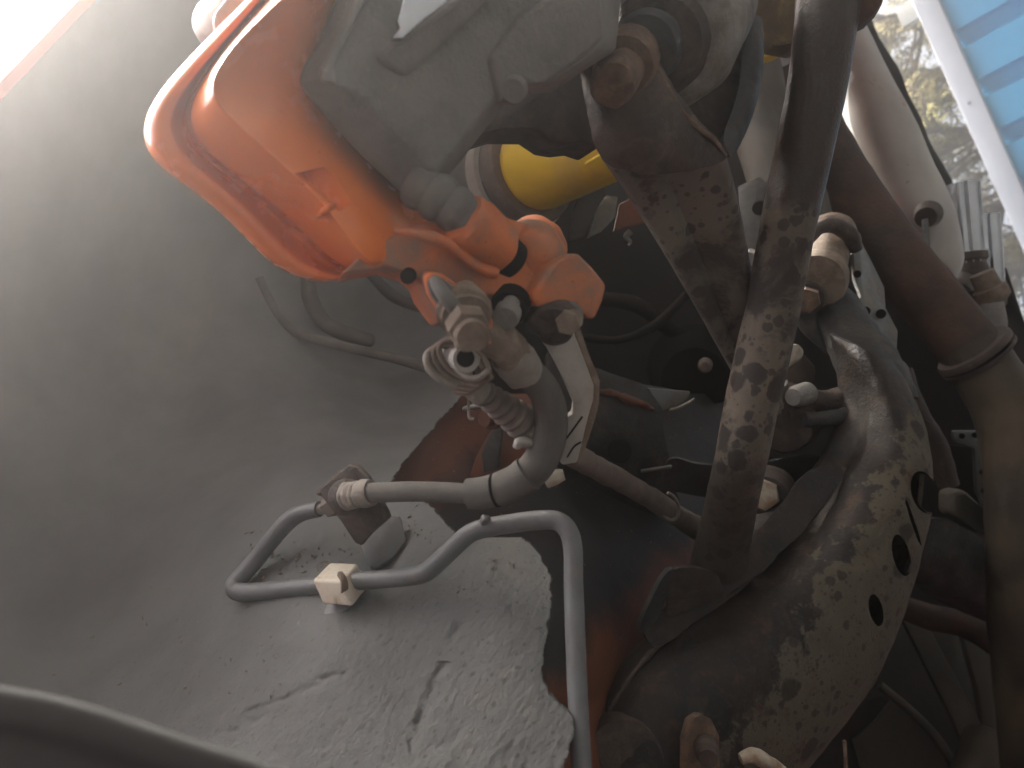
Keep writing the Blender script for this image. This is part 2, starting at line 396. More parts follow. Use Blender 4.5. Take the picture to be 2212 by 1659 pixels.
def seg_d(u, v, a, b):
    ax, ay = a; bx, by = b; t = max(0, min(1, ((u - ax) * (bx - ax) + (v - ay) * (by - ay)) / ((bx - ax) ** 2 + (by - ay) ** 2)))
    return math.hypot(u - ax - t * (bx - ax), v - ay - t * (by - ay)), t
def wheelhouse():
    ev = [e[0] for e in EDGE]; eu = [e[1] for e in EDGE]
    vs = list(np.concatenate([np.linspace(-400, 830, 90), np.linspace(836, 1900, 400)]))
    NA = 300; right = list(np.arange(824, 1264, 2.4)); W = NA + 1 + len(right); verts = []; keep = []
    for v in vs:
        ue = float(np.interp(v, ev, eu))
        if v > 860: ue += 6 * noise.noise(Vector((v * .05, 3, 0))) + 5 * noise.noise(Vector((v * .21, 9, 0)))
        ul = max(-700, 195 - .95 * v)
        us = [ul + (822 - ul) * (j / NA) ** .8 for j in range(NA + 1)] + right
        base = WH(np.array(us), np.full(len(us), v))
        for u, d in zip(us, base):
            d = float(d); p = Vector((u, v, 0)) * .01
            if v > 700:
                f = min(1, max(0, (.5 * u + .85 * v - 1230) / 300))
                d += f * (.0007 * noise.noise(p * 1.1) + .00045 * noise.noise(Vector((u * .022 + v * .01, v * .030, 1))) + .00028 * noise.noise(Vector((u * .075 + v * .045, v * .03 - u * .01, 5))))
            d += .004 * noise.noise(p * .35)
            for a, b, wd, dep in SCR:
                if abs(v - a[1]) < 130:
                    ds, tt = seg_d(u + 9 * noise.noise(p * 3), v + 9 * noise.noise(p * 3.3 + Vector((7, 1, 1))), a, b)
                    if ds < wd * 2: d += .8 * dep * math.exp(-(ds / wd * 1.2) ** 2) * (.35 + 1.0 * abs(noise.noise(p * 2.1 + Vector((0, 4, 0)))))
            verts.append(P(u, v, d)); keep.append(u <= ue)
    faces = []
    for i in range(len(vs) - 1):
        for j in range(W - 1):
            q = (i * W + j, i * W + j + 1, (i + 1) * W + j + 1, (i + 1) * W + j)
            if sum(keep[k] for k in q) >= 2: faces.append(q)
    cnt = {}
    for f in faces:
        for k in range(4):
            e = (f[k], f[(k + 1) % 4]); cnt.setdefault(tuple(sorted(e)), []).append(e)
    back = {}
    def bk_(i):
        if i not in back: back[i] = len(verts); verts.append(verts[i] + FWD * .0035)
        return back[i]
    for es in list(cnt.values()):
        if len(es) == 1 and min(es[0][0] % W, es[0][1] % W) > NA - 60 and 0 < es[0][0] // W < len(vs) - 2:
            a, b = es[0]; faces.append((b, a, bk_(a), bk_(b)))
    lip = [verts[i * W].copy() for i in range(len(vs))]
    return verts, faces, lip
wv, wf, lip = wheelhouse()
wh = thing('wheel_housing', 'grey undersealed wheel housing with rough pitted coating and torn lower edge', 'wheel housing', P(300, 900, .52))
mk('housing_shell', wv, wf, m['seal'], wh, smooth=180)
# foot of the hose bracket welded to the housing, and the bare patch under the clip
plate('bracket_foot', [(776, 1165, .366), (850, 1112, .372), (868, 1120, .372), (872, 1150, .369), (877, 1166, .367), (850, 1203, .362), (812, 1228, .358), (800, 1222, .357), (790, 1200, .36)], .005, m['line'], wh, bevel=.0006)
plate('bare_patch', [(640, 1345, .342), (675, 1310, .348), (745, 1288, .344), (775, 1292, .342), (735, 1325, .338), (690, 1352, .337), (652, 1366, .336)], .0015, m['line'], wh, bevel=.0005)

# red outer wing behind the housing's outer lip
wing = thing('red_wing', 'red painted outer wing edge against the bright sky', 'car wing', lip[20])
lp = [lip[i] for i in list(range(0, 90, 6)) + list(range(90, len(lip), 20))]
fv = []; ff = []
offs = [Vector((-.004, 0, -.004)), Vector((.003, 0, -.009)), Vector((.010, 0, -.004)), Vector((.013, 0, .02)), Vector((.03, 0, .14)), Vector((.03, 0, .45))]
for p in lp:
    for o_ in offs: fv.append(p + o_)
k6 = len(offs)
for i in range(len(lp) - 1):
    for j in range(k6 - 1): ff.append((i * k6 + j, i * k6 + j + 1, (i + 1) * k6 + j + 1, (i + 1) * k6 + j))
mk('wing_panel', fv, ff, m['redpaint'], wing, smooth=60)

# ---- rest of the car that shades the place
ub = []; nf = []
nx, ny = 60, 60
for i in range(nx + 1):
    for j in range(ny + 1):
        x = -1.55 + 1.87 * i / nx; y = .15 + 1.44 * j / ny
        ub.append(Vector((x, y, CAM.z + .60 + .02 * noise.noise(Vector((x * 5, y * 5, 0))) + .012 * math.sin(x * 26))))
for i in range(nx):
    for j in range(ny): nf.append((i * (ny + 1) + j, i * (ny + 1) + j + 1, (i + 1) * (ny + 1) + j + 1, (i + 1) * (ny + 1) + j))
u_ = mk('underbody_floor', ub, nf, m['black'], smooth=60); tag(u_, 'black ribbed underbody floor lost in shadow above the exhaust', 'underbody')

def box(name, lo, hi, mat, parent=None, bevel=0.0, **kw):
    x0, y0, z0 = lo; x1, y1, z1 = hi
    v = [(x0, y0, z0), (x1, y0, z0), (x1, y1, z0), (x0, y1, z0), (x0, y0, z1), (x1, y0, z1), (x1, y1, z1), (x0, y1, z1)]
    f = [(0, 1, 2, 3), (4, 5, 6, 7), (0, 1, 5, 4), (1, 2, 6, 5), (2, 3, 7, 6), (3, 0, 4, 7)]
    return mk(name, v, f, mat, parent, bevel=bevel, **kw)
cb = thing('car_body', 'red car body shell standing above the suspension', 'car', Vector((-.6, -.5, .95)))
box('upper_shell', (-1.6, -2.6, 1.0), (.30, 1.62, 1.42), m['redpaint'], cb, bevel=.05)
box('far_sill', (-1.62, -2.4, .22), (-1.56, 1.5, .97), m['redpaint'], cb, bevel=.02)
box('near_sill', (.24, -2.2, .26), (.32, -.62, .97), m['redpaint'], cb, bevel=.02)
box('rear_quarter', (.28, .72, .54), (.32, 1.08, 1.01), m['redpaint'], cb, bevel=.01)
box('floor_pan', (-1.55, -2.2, .60), (.24, -.62, .66), m['black'], cb, bevel=.01)

# rear bumper: its dirty lower edge closes the view towards the yard
bA, bB = at_z(1876, 36, CAM.z + .36), at_z(2054, 403, CAM.z + .36)
bd = (bB - bA); bd.z = 0; bd.normalize(); bn = Vector((-bd.y, bd.x, 0)); bn = bn if bn.y > 0 else -bn
secs = [(0.0, .30), (.0, .05), (.004, .012), (.016, 0), (.035, .006), (.05, .04), (.06, .30)]
bv = []; bf = []
ts = np.linspace(-1.3, 1.9, 161)
for t in ts:
    for a, h in secs:
        hh = h + (.006 * noise.noise(Vector((t * 14, h * 20, 0))) + .003 * noise.noise(Vector((t * 50, 2, h))) if h < .1 else 0)
        bv.append(bA + bd * t + bn * a + Vector((0, 0, hh)))
q = len(secs)
for i in range(len(ts) - 1):
    for j in range(q - 1): bf.append((i * q + j, i * q + j + 1, (i + 1) * q + j + 1, (i + 1) * q + j))
bo = mk('rear_bumper', bv, bf, m['bumper'], smooth=60); tag(bo, 'dirty black bumper edge beyond the muffler, against the trees', 'bumper')

# ---- yard: blue fence with white cap, trees behind
ZF = 1.28
fA, fB = at_z(1972, 0, ZF), at_z(2190, 486, ZF)
fd = (fB - fA); fl = fd.length; fd.normalize(); fn = Vector((-fd.y, fd.x, 0)); fn = fn if fn.y > 0 else -fn
fence = thing('blue_fence', 'blue profiled metal fence with white top rail behind the car', 'fence', Vector((fA.x, fA.y, 0)))
pitch = .275
k0, k1 = -6, 12
for k in range(k0, k1):
    a = fA + fd * (k * pitch + .05)
    prof = [(0, .07), (.012, .07), (.024, 0), (.198, 0), (.21, .07), (pitch, .07)]
    v = []; f = []
    for zz in (0.05, ZF - .05):
        for x, dpt in prof:
            pnt = a + fd * x + fn * dpt; v.append(Vector((pnt.x, pnt.y, zz)))
    L6 = len(prof)
    f = [(i, i + 1, L6 + i + 1, L6 + i) for i in range(L6 - 1)]
    mk('fence_sheet', v, f, m['blue'], fence, smooth=20, solid=.002)
e0, e1 = fA + fd * (k0 * pitch), fA + fd * (k1 * pitch)
def bar(name, a, b, side, h, z1, mat, parent):
    v = []
    for pnt in (a, b):
        for s, z in ((-side, z1 - h), (side, z1 - h), (side, z1), (-side, z1)):
            qn = pnt + fn * s; v.append(Vector((qn.x, qn.y, z)))
    return mk(name, v, [(0, 1, 2, 3), (4, 5, 6, 7), (0, 1, 5, 4), (1, 2, 6, 5), (2, 3, 7, 6), (3, 0, 4, 7)], mat, parent, bevel=.006)
bar('top_rail', e0, e1, .045, .107, ZF, m['white'], fence)
for k in range(-4, 12, 3):
    a = fA + fd * (k * pitch * .9 + .12) - fn * .048
    v, f = [], []
    for j in range(8):
        an = j * math.pi / 4; v.append(a + fd * .008 * math.cos(an) + Vector((0, 0, -.05 + .008 * math.sin(an))))
    v += [x - fn * .005 for x in v]
    f = [tuple(range(8)), tuple(range(15, 7, -1))] + [(i, (i + 1) % 8, 8 + (i + 1) % 8, 8 + i) for i in range(8)]
    mk('screw', v, f, m['bluegrey'], fence)
# short pale timber standing up behind the rail
tb = at_z(1950, 28, ZF + .12)
t_ = box('timber_post', (tb.x - .05, tb.y + .1, 0), (tb.x + .06, tb.y + .2, ZF + .17), m['nylon'], bevel=.004); tag(t_, 'pale weathered timber post rising behind the white fence rail', 'post')

def tree(pos, label, hgt, seed):
    rnd = random.Random(seed)
    t = thing('bare_tree', label, 'tree', pos, 'trees behind the fence')
    def cyl(v, f, a, b, r0, r1, n=5):
        ax = (b - a).normalized(); x = ax.orthogonal().normalized(); y = ax.cross(x); o = len(v)
        for pnt, r in ((a, r0), (b, r1)):
            for j in range(n): an = 2 * math.pi * j / n; v.append(pnt + x * r * math.cos(an) + y * r * math.sin(an))
        for j in range(n): f.append((o + j, o + (j + 1) % n, o + n + (j + 1) % n, o + n + j))
    v, f = [], []
    nseg = 9; pts = [pos + Vector((.12 * rnd.uniform(-1, 1) * i / nseg, .12 * rnd.uniform(-1, 1) * i / nseg, hgt * i / nseg)) for i in range(nseg + 1)]
    for i in range(nseg): cyl(v, f, pts[i], pts[i + 1], .075 * (1 - i / (nseg + 1)), .075 * (1 - (i + 1) / (nseg + 1)), 8)
    mk('trunk', v, f, m['bark'], t, smooth=60)
    bv_, bf_, nv, nff = [], [], [], []
    def grow(a, dr, ln, r, lev):
        n = 5; p = a
        for i in range(n):
            dr = (dr + Vector((rnd.gauss(0, .16), rnd.gauss(0, .16), rnd.gauss(.07, .1)))).normalized()
            b = p + dr * ln / n; cyl(bv_, bf_, p, b, r * (1 - i / (n + .5)), r * (1 - (i + 1) / (n + .5)), 4)
            if lev < 3:
                for _ in range(2 if lev == 0 else rnd.choice((0, 1, 1, 2))):
                    sd_ = (dr + Vector((rnd.gauss(0, .6), rnd.gauss(0, .6), rnd.gauss(.1, .45)))).normalized()
                    grow(b, sd_, ln * rnd.uniform(.35, .6), r * .55, lev + 1)
            if lev >= 1 and rnd.random() < (.25 if lev > 1 else .15):
                for _ in range(rnd.randint(3, 9)):
                    c = b + Vector((rnd.gauss(0, .035), rnd.gauss(0, .035), rnd.gauss(0, .035)))
                    x = Vector((rnd.gauss(0, 1), rnd.gauss(0, 1), rnd.gauss(0, 1))).normalized(); y = x.orthogonal().normalized()
                    o = len(nv); s1, s2 = rnd.uniform(.012, .035), rnd.uniform(.004, .010)
                    nv.extend([c - x * s1, c + y * s2, c + x * s1, c - y * s2]); nff.append((o, o + 1, o + 2, o + 3))
            p = b
    for i in range(11):
        h = rnd.uniform(1.0, hgt * .85); an = rnd.uniform(0, 6.28)
        k = min(nseg, int(h / hgt * nseg)); base = pts[k].lerp(pts[min(nseg, k + 1)], h / hgt * nseg - k)
        grow(base, Vector((math.cos(an), math.sin(an), rnd.uniform(.15, .9))), rnd.uniform(.6, 1.2), .024, 0)
    cr = mk('crown', bv_, bf_, m['bark'], t, smooth=60)
    mk('foliage', nv, nff, m['needle'], cr, smooth=180)
tl = ['thin bare tree with tufts of dry needles behind the fence post', 'slender leafless tree between the fence post and the muffler end', 'bare branching tree above the middle of the fence',
      'bare tree with yellowish tufts beyond the chrome tailpipes', 'bare twiggy tree past the tailpipes along the fence', 'bare tree at the far run of the blue fence']
for i in range(6):
    uu, vv = 1930 + 58 * i, 60 + 130 * i
    r = ray(uu, vv); r2 = Vector((r.x, r.y, 0)).normalized(); dist = [6.0, 6.7, 5.8, 6.4, 5.9, 6.6][i]
    p0 = CAM + r2 * dist; p0.z = 0
    tree(p0, tl[i], 3.7 + .25 * (i % 3), 40 + i)

# ================================================================== BRAKE
cal = thing('brake_caliper', 'glossy orange brake caliper with dusty mounting lugs', 'brake caliper', P(700, 400, .27))
A_ = [(610, -90), (505, 22), (424, 98), (326, 205), (290, 282), (314, 356), (412, 418), (512, 502), (584, 590), (690, 622), (742, 606)]
B_ = [(640, -90), (535, 30), (464, 112), (388, 198), (360, 262), (384, 335), (472, 396), (562, 482), (625, 552), (698, 592), (745, 598)]
C2 = [(655, -90), (552, 26), (480, 110), (410, 205), (394, 268), (420, 325), (508, 386), (606, 472), (668, 535), (716, 575), (752, 590)]
D_ = [(660, -90), (560, 22), (488, 100), (420, 200), (406, 262), (438, 322), (524, 386), (622, 466), (684, 530), (735, 574), (770, 588)]
E_ = [(700, -90), (612, -8), (520, 78), (462, 150), (456, 205), (482, 240), (565, 315), (690, 425), (752, 515), (795, 562), (815, 575)]
F_ = [(760, -90), (690, 40), (690, 120), (690, 180), (710, 230), (740, 290), (800, 370), (880, 440), (950, 490), (960, 550), (905, 580)]
dd = [.215, .215, .218, .222, .226, .23, .236, .245, .252, .258, .262]
def rowd(R, off): return [(u, v, d + o_) for (u, v), d, o_ in zip(R, dd, off if hasattr(off, '__len__') else [off] * len(R))]
G_ = [(u + 60, v + 0) for u, v in F_]; H_ = [(u + 60, v - 20) for u, v in A_]
mixr = lambda R1, R2, t: [(a[0] * (1 - t) + b[0] * t, a[1] * (1 - t) + b[1] * t) for a, b in zip(R1, R2)]
hs_rows = [rowd(A_, .035), rowd([(a[0] * .6 + b[0] * .4 - 6, a[1] * .6 + b[1] * .4) for a, b in zip(A_, B_)], .018), rowd(B_, .020), rowd(C2, .036), rowd(D_, .021), rowd(mixr(D_, E_, .12), .0185), rowd(mixr(D_, E_, .88), .0025), rowd(E_, 0), rowd(mixr(E_, F_, .08), .002), rowd(F_, .030), rowd(G_, .07), rowd(H_, .075)]
hsg = loft('housing', hs_rows, m['orange'], None, closed=True, sub=3, creased=(2, 4, 7), cw=.8, capends=True, k=0, smooth=180)
def prism_cut(o, outline, thick, mat):
    pr = plate('cutter', outline, thick, mat, bevel=0)
    mb = o.modifiers.new('c', 'BOOLEAN'); mb.operation = 'DIFFERENCE'; mb.object = pr; mb.solver = 'EXACT'
    bake(o); bpy.data.objects.remove(pr, do_unlink=True)
    o.data.materials.clear(); o.data.materials.append(mat)
    for p in o.data.polygons: p.use_smooth = True; p.material_index = 0
    o.data.set_sharp_from_angle(angle=math.radians(40))
prism_cut(hsg, [(586, 378, .22), (636, 362, .22), (712, 440, .222), (684, 470, .224)], .034, m['orange'])
put(hsg, cal)
plate('cast_mark_lip', [(676, 476, .2475), (690, 450, .2455), (712, 438, .2440), (708, 456, .2450)], .006, m['orange'], cal, bevel=.0014)
# flange with bosses
plate('flange', [(735, 592, .262), (770, 585, .263), (832, 574, .265), (880, 588, .266), (905, 606, .266), (918, 640, .266), (958, 694, .268), (985, 690, .27), (1040, 640, .272), (1075, 640, .273), (1095, 690, .275), (1128, 700, .277),
                 (1150, 664, .279), (1198, 640, .282), (1214, 585, .284), (1205, 515, .284), (1150, 486, .281), (1095, 468, .278), (1060, 430, .275), (1000, 470, .27), (900, 480, .266), (790, 540, .262)],
      .022, m['orange2'], cal, bevel=.005, bseg=4)
lathe('pin_collar', (1086, 548, .276), (996, 468, .262), [(0, 20), (0, 46), (.08, 54), (.5, 60), (.8, 62), (.92, 62), (1, 56), (1, 40)], m['orange2'], cal, rough=(.0012, 90))
lathe('pin_gap_shade', (1104, 562, .279), (1084, 546, .275), [(0, 0), (0, 44), (1, 46)], m['dark'], cal, n=32)  # solid dark ring painted as the shaded gap behind the collar
tube('web_rib', [(852, 498, .2535, 5), (900, 506, .2545, 8), (950, 518, .2575, 10), (985, 540, .2605, 12), (1025, 572, .2645, 12), (1070, 590, .269, 8)], m['orange2'], cal, rough=(.0012, 80))
lathe('piston_boss', (1142, 560, .2775), (1156, 535, .32), [(0, 0), (.005, 26), (.03, 48), (.08, 62), (.2, 72), (.5, 78), (1, 80)], m['orange2'], cal, rough=(.0016, 80))
lathe('lug_hole_shade', (880, 598, .2630), (884, 594, .2665), [(0, 9), (0, 16), (.6, 17), (1, 17)], m['dark'], cal, n=24)
plate('lug', [(915, 598, .250), (928, 588, .249), (960, 594, .249), (1020, 640, .252), (1066, 690, .256), (1066, 745, .258), (1000, 745, .255), (960, 695, .252), (925, 640, .25)], .016, m['orange2'], cal, bevel=.003, bseg=3)
plate('lug_pocket', [(922, 608, .2485), (932, 598, .2483), (956, 602, .2483), (1012, 640, .251), (1050, 685, .2535), (1000, 725, .253), (960, 680, .251), (930, 640, .249)], .004, m['cast'], cal, bevel=.001)
plate('seat_tab', [(1188, 575, .272), (1216, 558, .273), (1250, 545, .276), (1282, 577, .28), (1313, 615, .284), (1304, 652, .284), (1286, 692, .283), (1268, 686, .281), (1244, 652, .279), (1222, 662, .277), (1160, 664, .273), (1150, 640, .271)],
      .02, m['orange2'], cal, bevel=.003, bseg=3)
# second slide pin sitting in its pocket
lathe('slide_pin', (1092, 690, .257), (1110, 640, .276), [(0, 0), (0, 26), (.15, 30), (.3, 30), (.32, 20), (1, 20)], m['castl'], cal)
lathe('pin_pocket_shade', (1098, 668, .271), (1104, 652, .277), [(0, 0), (0, 40), (1, 44)], m['dark'], cal, n=24)

# ---- slide-pin boot with pleats
boot = tube('slide_pin_boot', [(890, 388, .262, 52), (925, 412, .262, 52), (965, 440, .263, 50), (1005, 468, .264, 47), (1040, 495, .266, 44)], m['cast'], ribs=(4, .16), k=14, n=36)
tag(boot, 'pleated grey rubber boot between knuckle and orange caliper', 'rubber boot')

# ---- knuckle (grey cast carrier behind the caliper)
kn = thing('steering_knuckle', 'dusty grey cast hub carrier above the orange caliper', 'hub carrier', P(950, 150, .3))
KO = [(760, -90), (690, 92), (647, 148), (652, 192), (722, 275), (791, 345), (854, 404), (888, 432), (948, 402), (990, 354), (1036, 294), (1085, 232), (1127, 205), (1190, 200), (1262, 152), (1330, 110), (1350, -90)]
KI = [(800, -90), (716, 108), (692, 150), (702, 178), (778, 202), (842, 264), (902, 324), (928, 366), (948, 364), (974, 336), (1016, 280), (1070, 215), (1118, 188), (1180, 182), (1240, 140), (1300, 100), (1320, -90)]
kd = lambda u: .236 + max(0, u - 700) * 7.5e-5
nK = len(KO)
kv = [P(u, v, kd(u)) for u, v in KI] + [P(u, v, kd(u) + .012) for u, v in KO] + [P(u, v, kd(u) + .06) for u, v in KO]
kf = [tuple(range(nK))] + [(i, (i + 1) % nK, nK + (i + 1) % nK, nK + i) for i in range(nK)] + [(nK + i, nK + (i + 1) % nK, 2 * nK + (i + 1) % nK, 2 * nK + i) for i in range(nK)] + [tuple(range(3 * nK - 1, 2 * nK - 1, -1))]
mk('carrier_body', kv, kf, m['cast'], kn, bevel=.0022, bseg=3, rough=(.0003, 260))
plate('carrier_rib', [(815, 128, .2405), (842, 118, .2395), (986, 5, .2455), (1075, -80, .249), (1140, -80, .256), (1000, 62, .252), (880, 172, .2475), (838, 150, .244)], .02, m['cast'], kn, bevel=.0025, bseg=3, rough=(.0003, 260))
plate('carrier_step', [(1085, 225, .262), (1060, 120, .258), (1140, 20, .261), (1300, -60, .272), (1310, 80, .279), (1245, 135, .275), (1180, 178, .270), (1120, 184, .266)], .01, m['cast'], kn, bevel=.002, bseg=3, rough=(.0004, 200))
plate('carrier_edge', [(700, 175, .2345), (690, 150, .2340), (714, 108, .2340), (800, -60, .238), (826, -60, .2395), (745, 90, .236), (724, 140, .2355), (728, 178, .236)], .004, m['castl'], kn, bevel=.0012, bseg=3, rough=(.0003, 260))
lathe('carrier_boss', (1108, 196, .262), (1114, 184, .28), [(0, 0), (0, 24), (.2, 30), (1, 32)], m['cast'], kn, n=24)
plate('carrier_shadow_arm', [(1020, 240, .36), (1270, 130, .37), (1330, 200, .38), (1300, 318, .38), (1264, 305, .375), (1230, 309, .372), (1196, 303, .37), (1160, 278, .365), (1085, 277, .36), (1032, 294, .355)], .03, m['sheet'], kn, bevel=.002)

plate('disc_face', [(843, 84, .2385), (864, 62, .2375), (859, 44, .2370), (880, -30, .2375), (1010, -30, .2425), (917, 42, .2405), (870, 84, .2395)], .004, m['chrome'], kn, bevel=.0005)
lathe('shield_bracket', (540, 20, .30), (470, 60, .325), [(0, 0), (0, 52), (.1, 60), (.9, 62), (1, 58)], m['zinc'], kn, n=32)
plate('shield_arm', [(455, 50, .285), (462, 25, .284), (495, -20, .284), (600, -40, .288), (560, 20, .288), (500, 80, .288), (470, 85, .287)], .012, m['zinc'], kn, bevel=.004, bseg=3)
tube('bleed_nipple', [(655, 12, .232, 16), (640, 0, .232, 22), (625, -30, .232, 22)], m['sheet'], kn)

# ---- banjo bolt and hose end fitting
hose = thing('brake_hose', 'dusty ribbed rubber brake hose curving from caliper to wall bracket', 'brake hose', P(1190, 950, .3))
tube('hose_body', [(1128, 798, .283, 31), (1150, 812, .286, 33), (1178, 850, .29, 34), (1190, 900, .294, 35), (1183, 960, .297, 36), (1160, 1005, .298, 36), (1128, 1035, .30, 35)], m['hose'], hose, n=52, flute=.04, smooth_ang=180, k=10)
tube('hose_sleeve', [(1142, 1022, .298, 40), (1122, 1038, .299, 39), (1090, 1052, .301, 37), (1050, 1063, .303, 35), (1011, 1067, .305, 33)], m['hose'], hose, n=32, k=8)
tube('sleeve_ring', [(1074, 1058, .3015, 37.2), (1069, 1059, .3018, 37.2)], m['dark'], hose, n=32, smooth=False)
tube('hose_tail', [(1015, 1067, .305, 22), (950, 1063, .31, 22), (880, 1062, .316, 22), (795, 1065, .325, 22)], m['hose'], hose, n=24)
tube('ferrule', [(803, 1064, .325, 29), (792, 1066, .326, 31), (782, 1066, .327, 31)], m['zincd'], hose, smooth=False, n=28)
tube('threaded_end', [(788, 1066, .327, 27), (770, 1069, .33, 28), (748, 1072, .334, 30)], m['zincd'], hose, n=28, ribs=(4, .15), k=10, rough=(.0006, 300))
lathe('banjo_eye', (1000, 662, .258), (1012, 706, .243), [(0, 0), (0, 52), (.08, 58), (.45, 58), (.5, 50), (.6, 50)], m['brown'], hose, rough=(.0012, 130))
hexbolt('banjo_bolt', (1016, 718, .236), (1008, 700, .246), 50, m['brown'], hose)
lathe('bolt_tip', (1021, 728, .2335), (1016, 718, .238), [(0, 0), (0, 34), (.3, 38), (1, 38)], m['brown'], hose, rough=(.0008, 200))
tube('end_fitting', [(1010, 690, .262, 46), (1050, 720, .264, 46), (1085, 745, .268, 44), (1112, 775, .274, 40)], m['brown'], hose, k=8, n=28, rough=(.0012, 130))
tube('crimp_collar', [(1098, 762, .272, 44), (1118, 786, .276, 46), (1134, 806, .28, 42)], m['zincd'], hose, n=28, k=6, rough=(.0007, 180))
tube('guide_pin', [(940, 606, .249, 12), (946, 618, .245, 15), (960, 638, .244, 16), (985, 668, .247, 17)], m['castl'], hose, n=18)

# ---- parking brake lever, spring and cable
pk = thing('parking_brake_lever', 'dusty coiled return spring and lever under the banjo bolt', 'brake lever', P(1000, 780, .28))
def ringpath(cu, cv, d, ru, rv, rot, r, turns=1, pitch=0, n=28, a0=0):
    out = []
    for i in range(int(n * turns) + 1):
        a = a0 + 2 * math.pi * i / n; x, y = ru * math.cos(a), rv * math.sin(a)
        out.append((cu + x * math.cos(rot) - y * math.sin(rot) + pitch * i / n * -14, cv + x * math.sin(rot) + y * math.cos(rot) + pitch * i / n * 10, d + .010 * math.sin(a) * .6 + pitch * i / n * .006, r))
    return out
tube('return_spring', ringpath(1010, 775, .262, 64, 38, .62, 6, turns=3.2, pitch=.8), m['brown'], pk, k=2, n=10)
lathe('pivot_tube', (1008, 775, .262), (975, 760, .285), [(0, 14), (0, 30), (.06, 33), (1, 34)], m['zinc'], pk, n=28)
lathe('pivot_bore_shade', (1006, 774, .2615), (1000, 771, .2655), [(0, 0), (0, 20), (1, 20)], m['dark'], pk, n=24)
plate('lever_arm', [(920, 768, .276), (930, 755, .276), (945, 742, .277), (955, 760, .277), (945, 785, .278), (965, 805, .279), (1005, 822, .28), (1040, 830, .282), (1035, 850, .282), (1000, 846, .28), (955, 826, .278), (928, 800, .277)], .012, m['zincd'], pk, bevel=.002, bseg=3)
tube('spring_tail', [(925, 762, .27, 7), (922, 785, .268, 8), (940, 812, .268, 8), (985, 835, .27, 9)], m['zincd'], pk, n=12)
tube('spring_hook', [(1055, 800, .262, 7), (1035, 815, .262, 7), (1010, 815, .263, 7), (985, 795, .265, 7)], m['zincd'], pk, n=12)
ca = thing('parking_brake_cable', 'brown parking brake cable with pleated rubber boot passing behind the hose', 'brake cable', P(1150, 920, .31))
tube('cable_collar', [(1012, 826, .283, 22), (1025, 838, .284, 27), (1040, 852, .286, 27)], m['zincd'], ca, n=24, rough=(.0006, 200))
tube('cable_boot', [(1040, 846, .287, 24), (1075, 872, .292, 30), (1120, 905, .298, 36), (1175, 945, .306, 40)], m['boot'], ca, ribs=(9, .3), k=26, n=32)
tube('cable_tube', [(1165, 938, .31, 24), (1240, 985, .36, 26), (1290, 1010, .40, 26), (1370, 1055, .45, 24), (1440, 1100, .49, 23), (1520, 1150, .53, 26), (1620, 1220, .58, 26)], m['boot'], ca, n=20, rough=(.0012, 60))
tube('cable_clip', ringpath(1445, 1094, .478, 20, 30, -.35, 4, turns=.82, a0=-1.2), m['zincd'], ca, k=2, n=8)

# ---- pale cable bracket
zb = thing('cable_bracket', 'pale zinc cable bracket bolted below the orange seat tab', 'bracket', P(1240, 850, .31))
plate('bracket_plate', [(1150, 712, .279), (1190, 700, .279), (1237, 700, .282), (1244, 730, .284), (1262, 775, .288), (1284, 835, .294), (1282, 865, .296), (1272, 900, .298), (1248, 1000, .304), (1215, 1006, .304), (1200, 980, .302), (1208, 955, .301), (1222, 938, .30), (1218, 908, .298), (1238, 893, .297), (1240, 872, .295), (1222, 830, .291), (1200, 785, .287), (1180, 750, .283)],
      .004, m['zinc'], zb, bevel=.0009)
plate('bracket_flange', [(1237, 700, .2825), (1250, 690, .284), (1272, 760, .289), (1298, 822, .296), (1297, 870, .299), (1288, 905, .301), (1254, 1006, .306), (1246, 1002, .304), (1272, 900, .2985), (1285, 835, .2945), (1262, 775, .2885)],
      .012, m['brown'], zb, bevel=.0012)
lathe('bolt_eye', (1195, 705, .274), (1208, 668, .29), [(0, 0), (0, 40), (.1, 48), (.8, 50), (1, 46)], m['rust'], zb, n=36, rough=(.0012, 110))
plate('eye_block', [(1140, 705, .273), (1155, 675, .272), (1195, 662, .273), (1225, 690, .275), (1232, 712, .276), (1205, 730, .275), (1170, 732, .274)], .014, m['rust'], zb, bevel=.003, bseg=3, rough=(.0006, 150))
hexbolt('bolt_head', (1226, 700, .2685), (1230, 688, .277), 28, m['brown'], zb)
plate('spacer', [(1212, 668, .275), (1240, 648, .277), (1266, 670, .28), (1262, 705, .282), (1248, 715, .281), (1238, 690, .279)], .012, m['castl'], zb, bevel=.002)
plate('cable_cradle', [(1118, 950, .296), (1128, 944, .296), (1146, 950, .297), (1160, 940, .298), (1185, 930, .30), (1225, 925, .302), (1236, 950, .303), (1225, 975, .303), (1180, 985, .302), (1150, 985, .30), (1140, 970, .299), (1118, 968, .297)], .003, m['zinc'], zb, bevel=.0008)
tube('cradle_curl', [(1116, 966, .295, 9), (1122, 954, .294, 10), (1140, 955, .295, 10), (1158, 962, .297, 9)], m['zinc'], zb, n=12)
tube('retaining_wire', [(1212, 958, .2985, 2.2), (1225, 945, .297, 2.2), (1258, 900, .2945, 2.2)], m['dark'], zb, n=8)
tube('retaining_wire', [(1225, 988, .3005, 2.0), (1240, 965, .2995, 2.0), (1255, 955, .2985, 2.0)], m['dark'], zb, n=8)
tube('cable_end', [(1180, 1035, .315, 20), (1200, 1030, .314, 17), (1218, 1025, .314, 12)], m['nut'], zb, n=16)

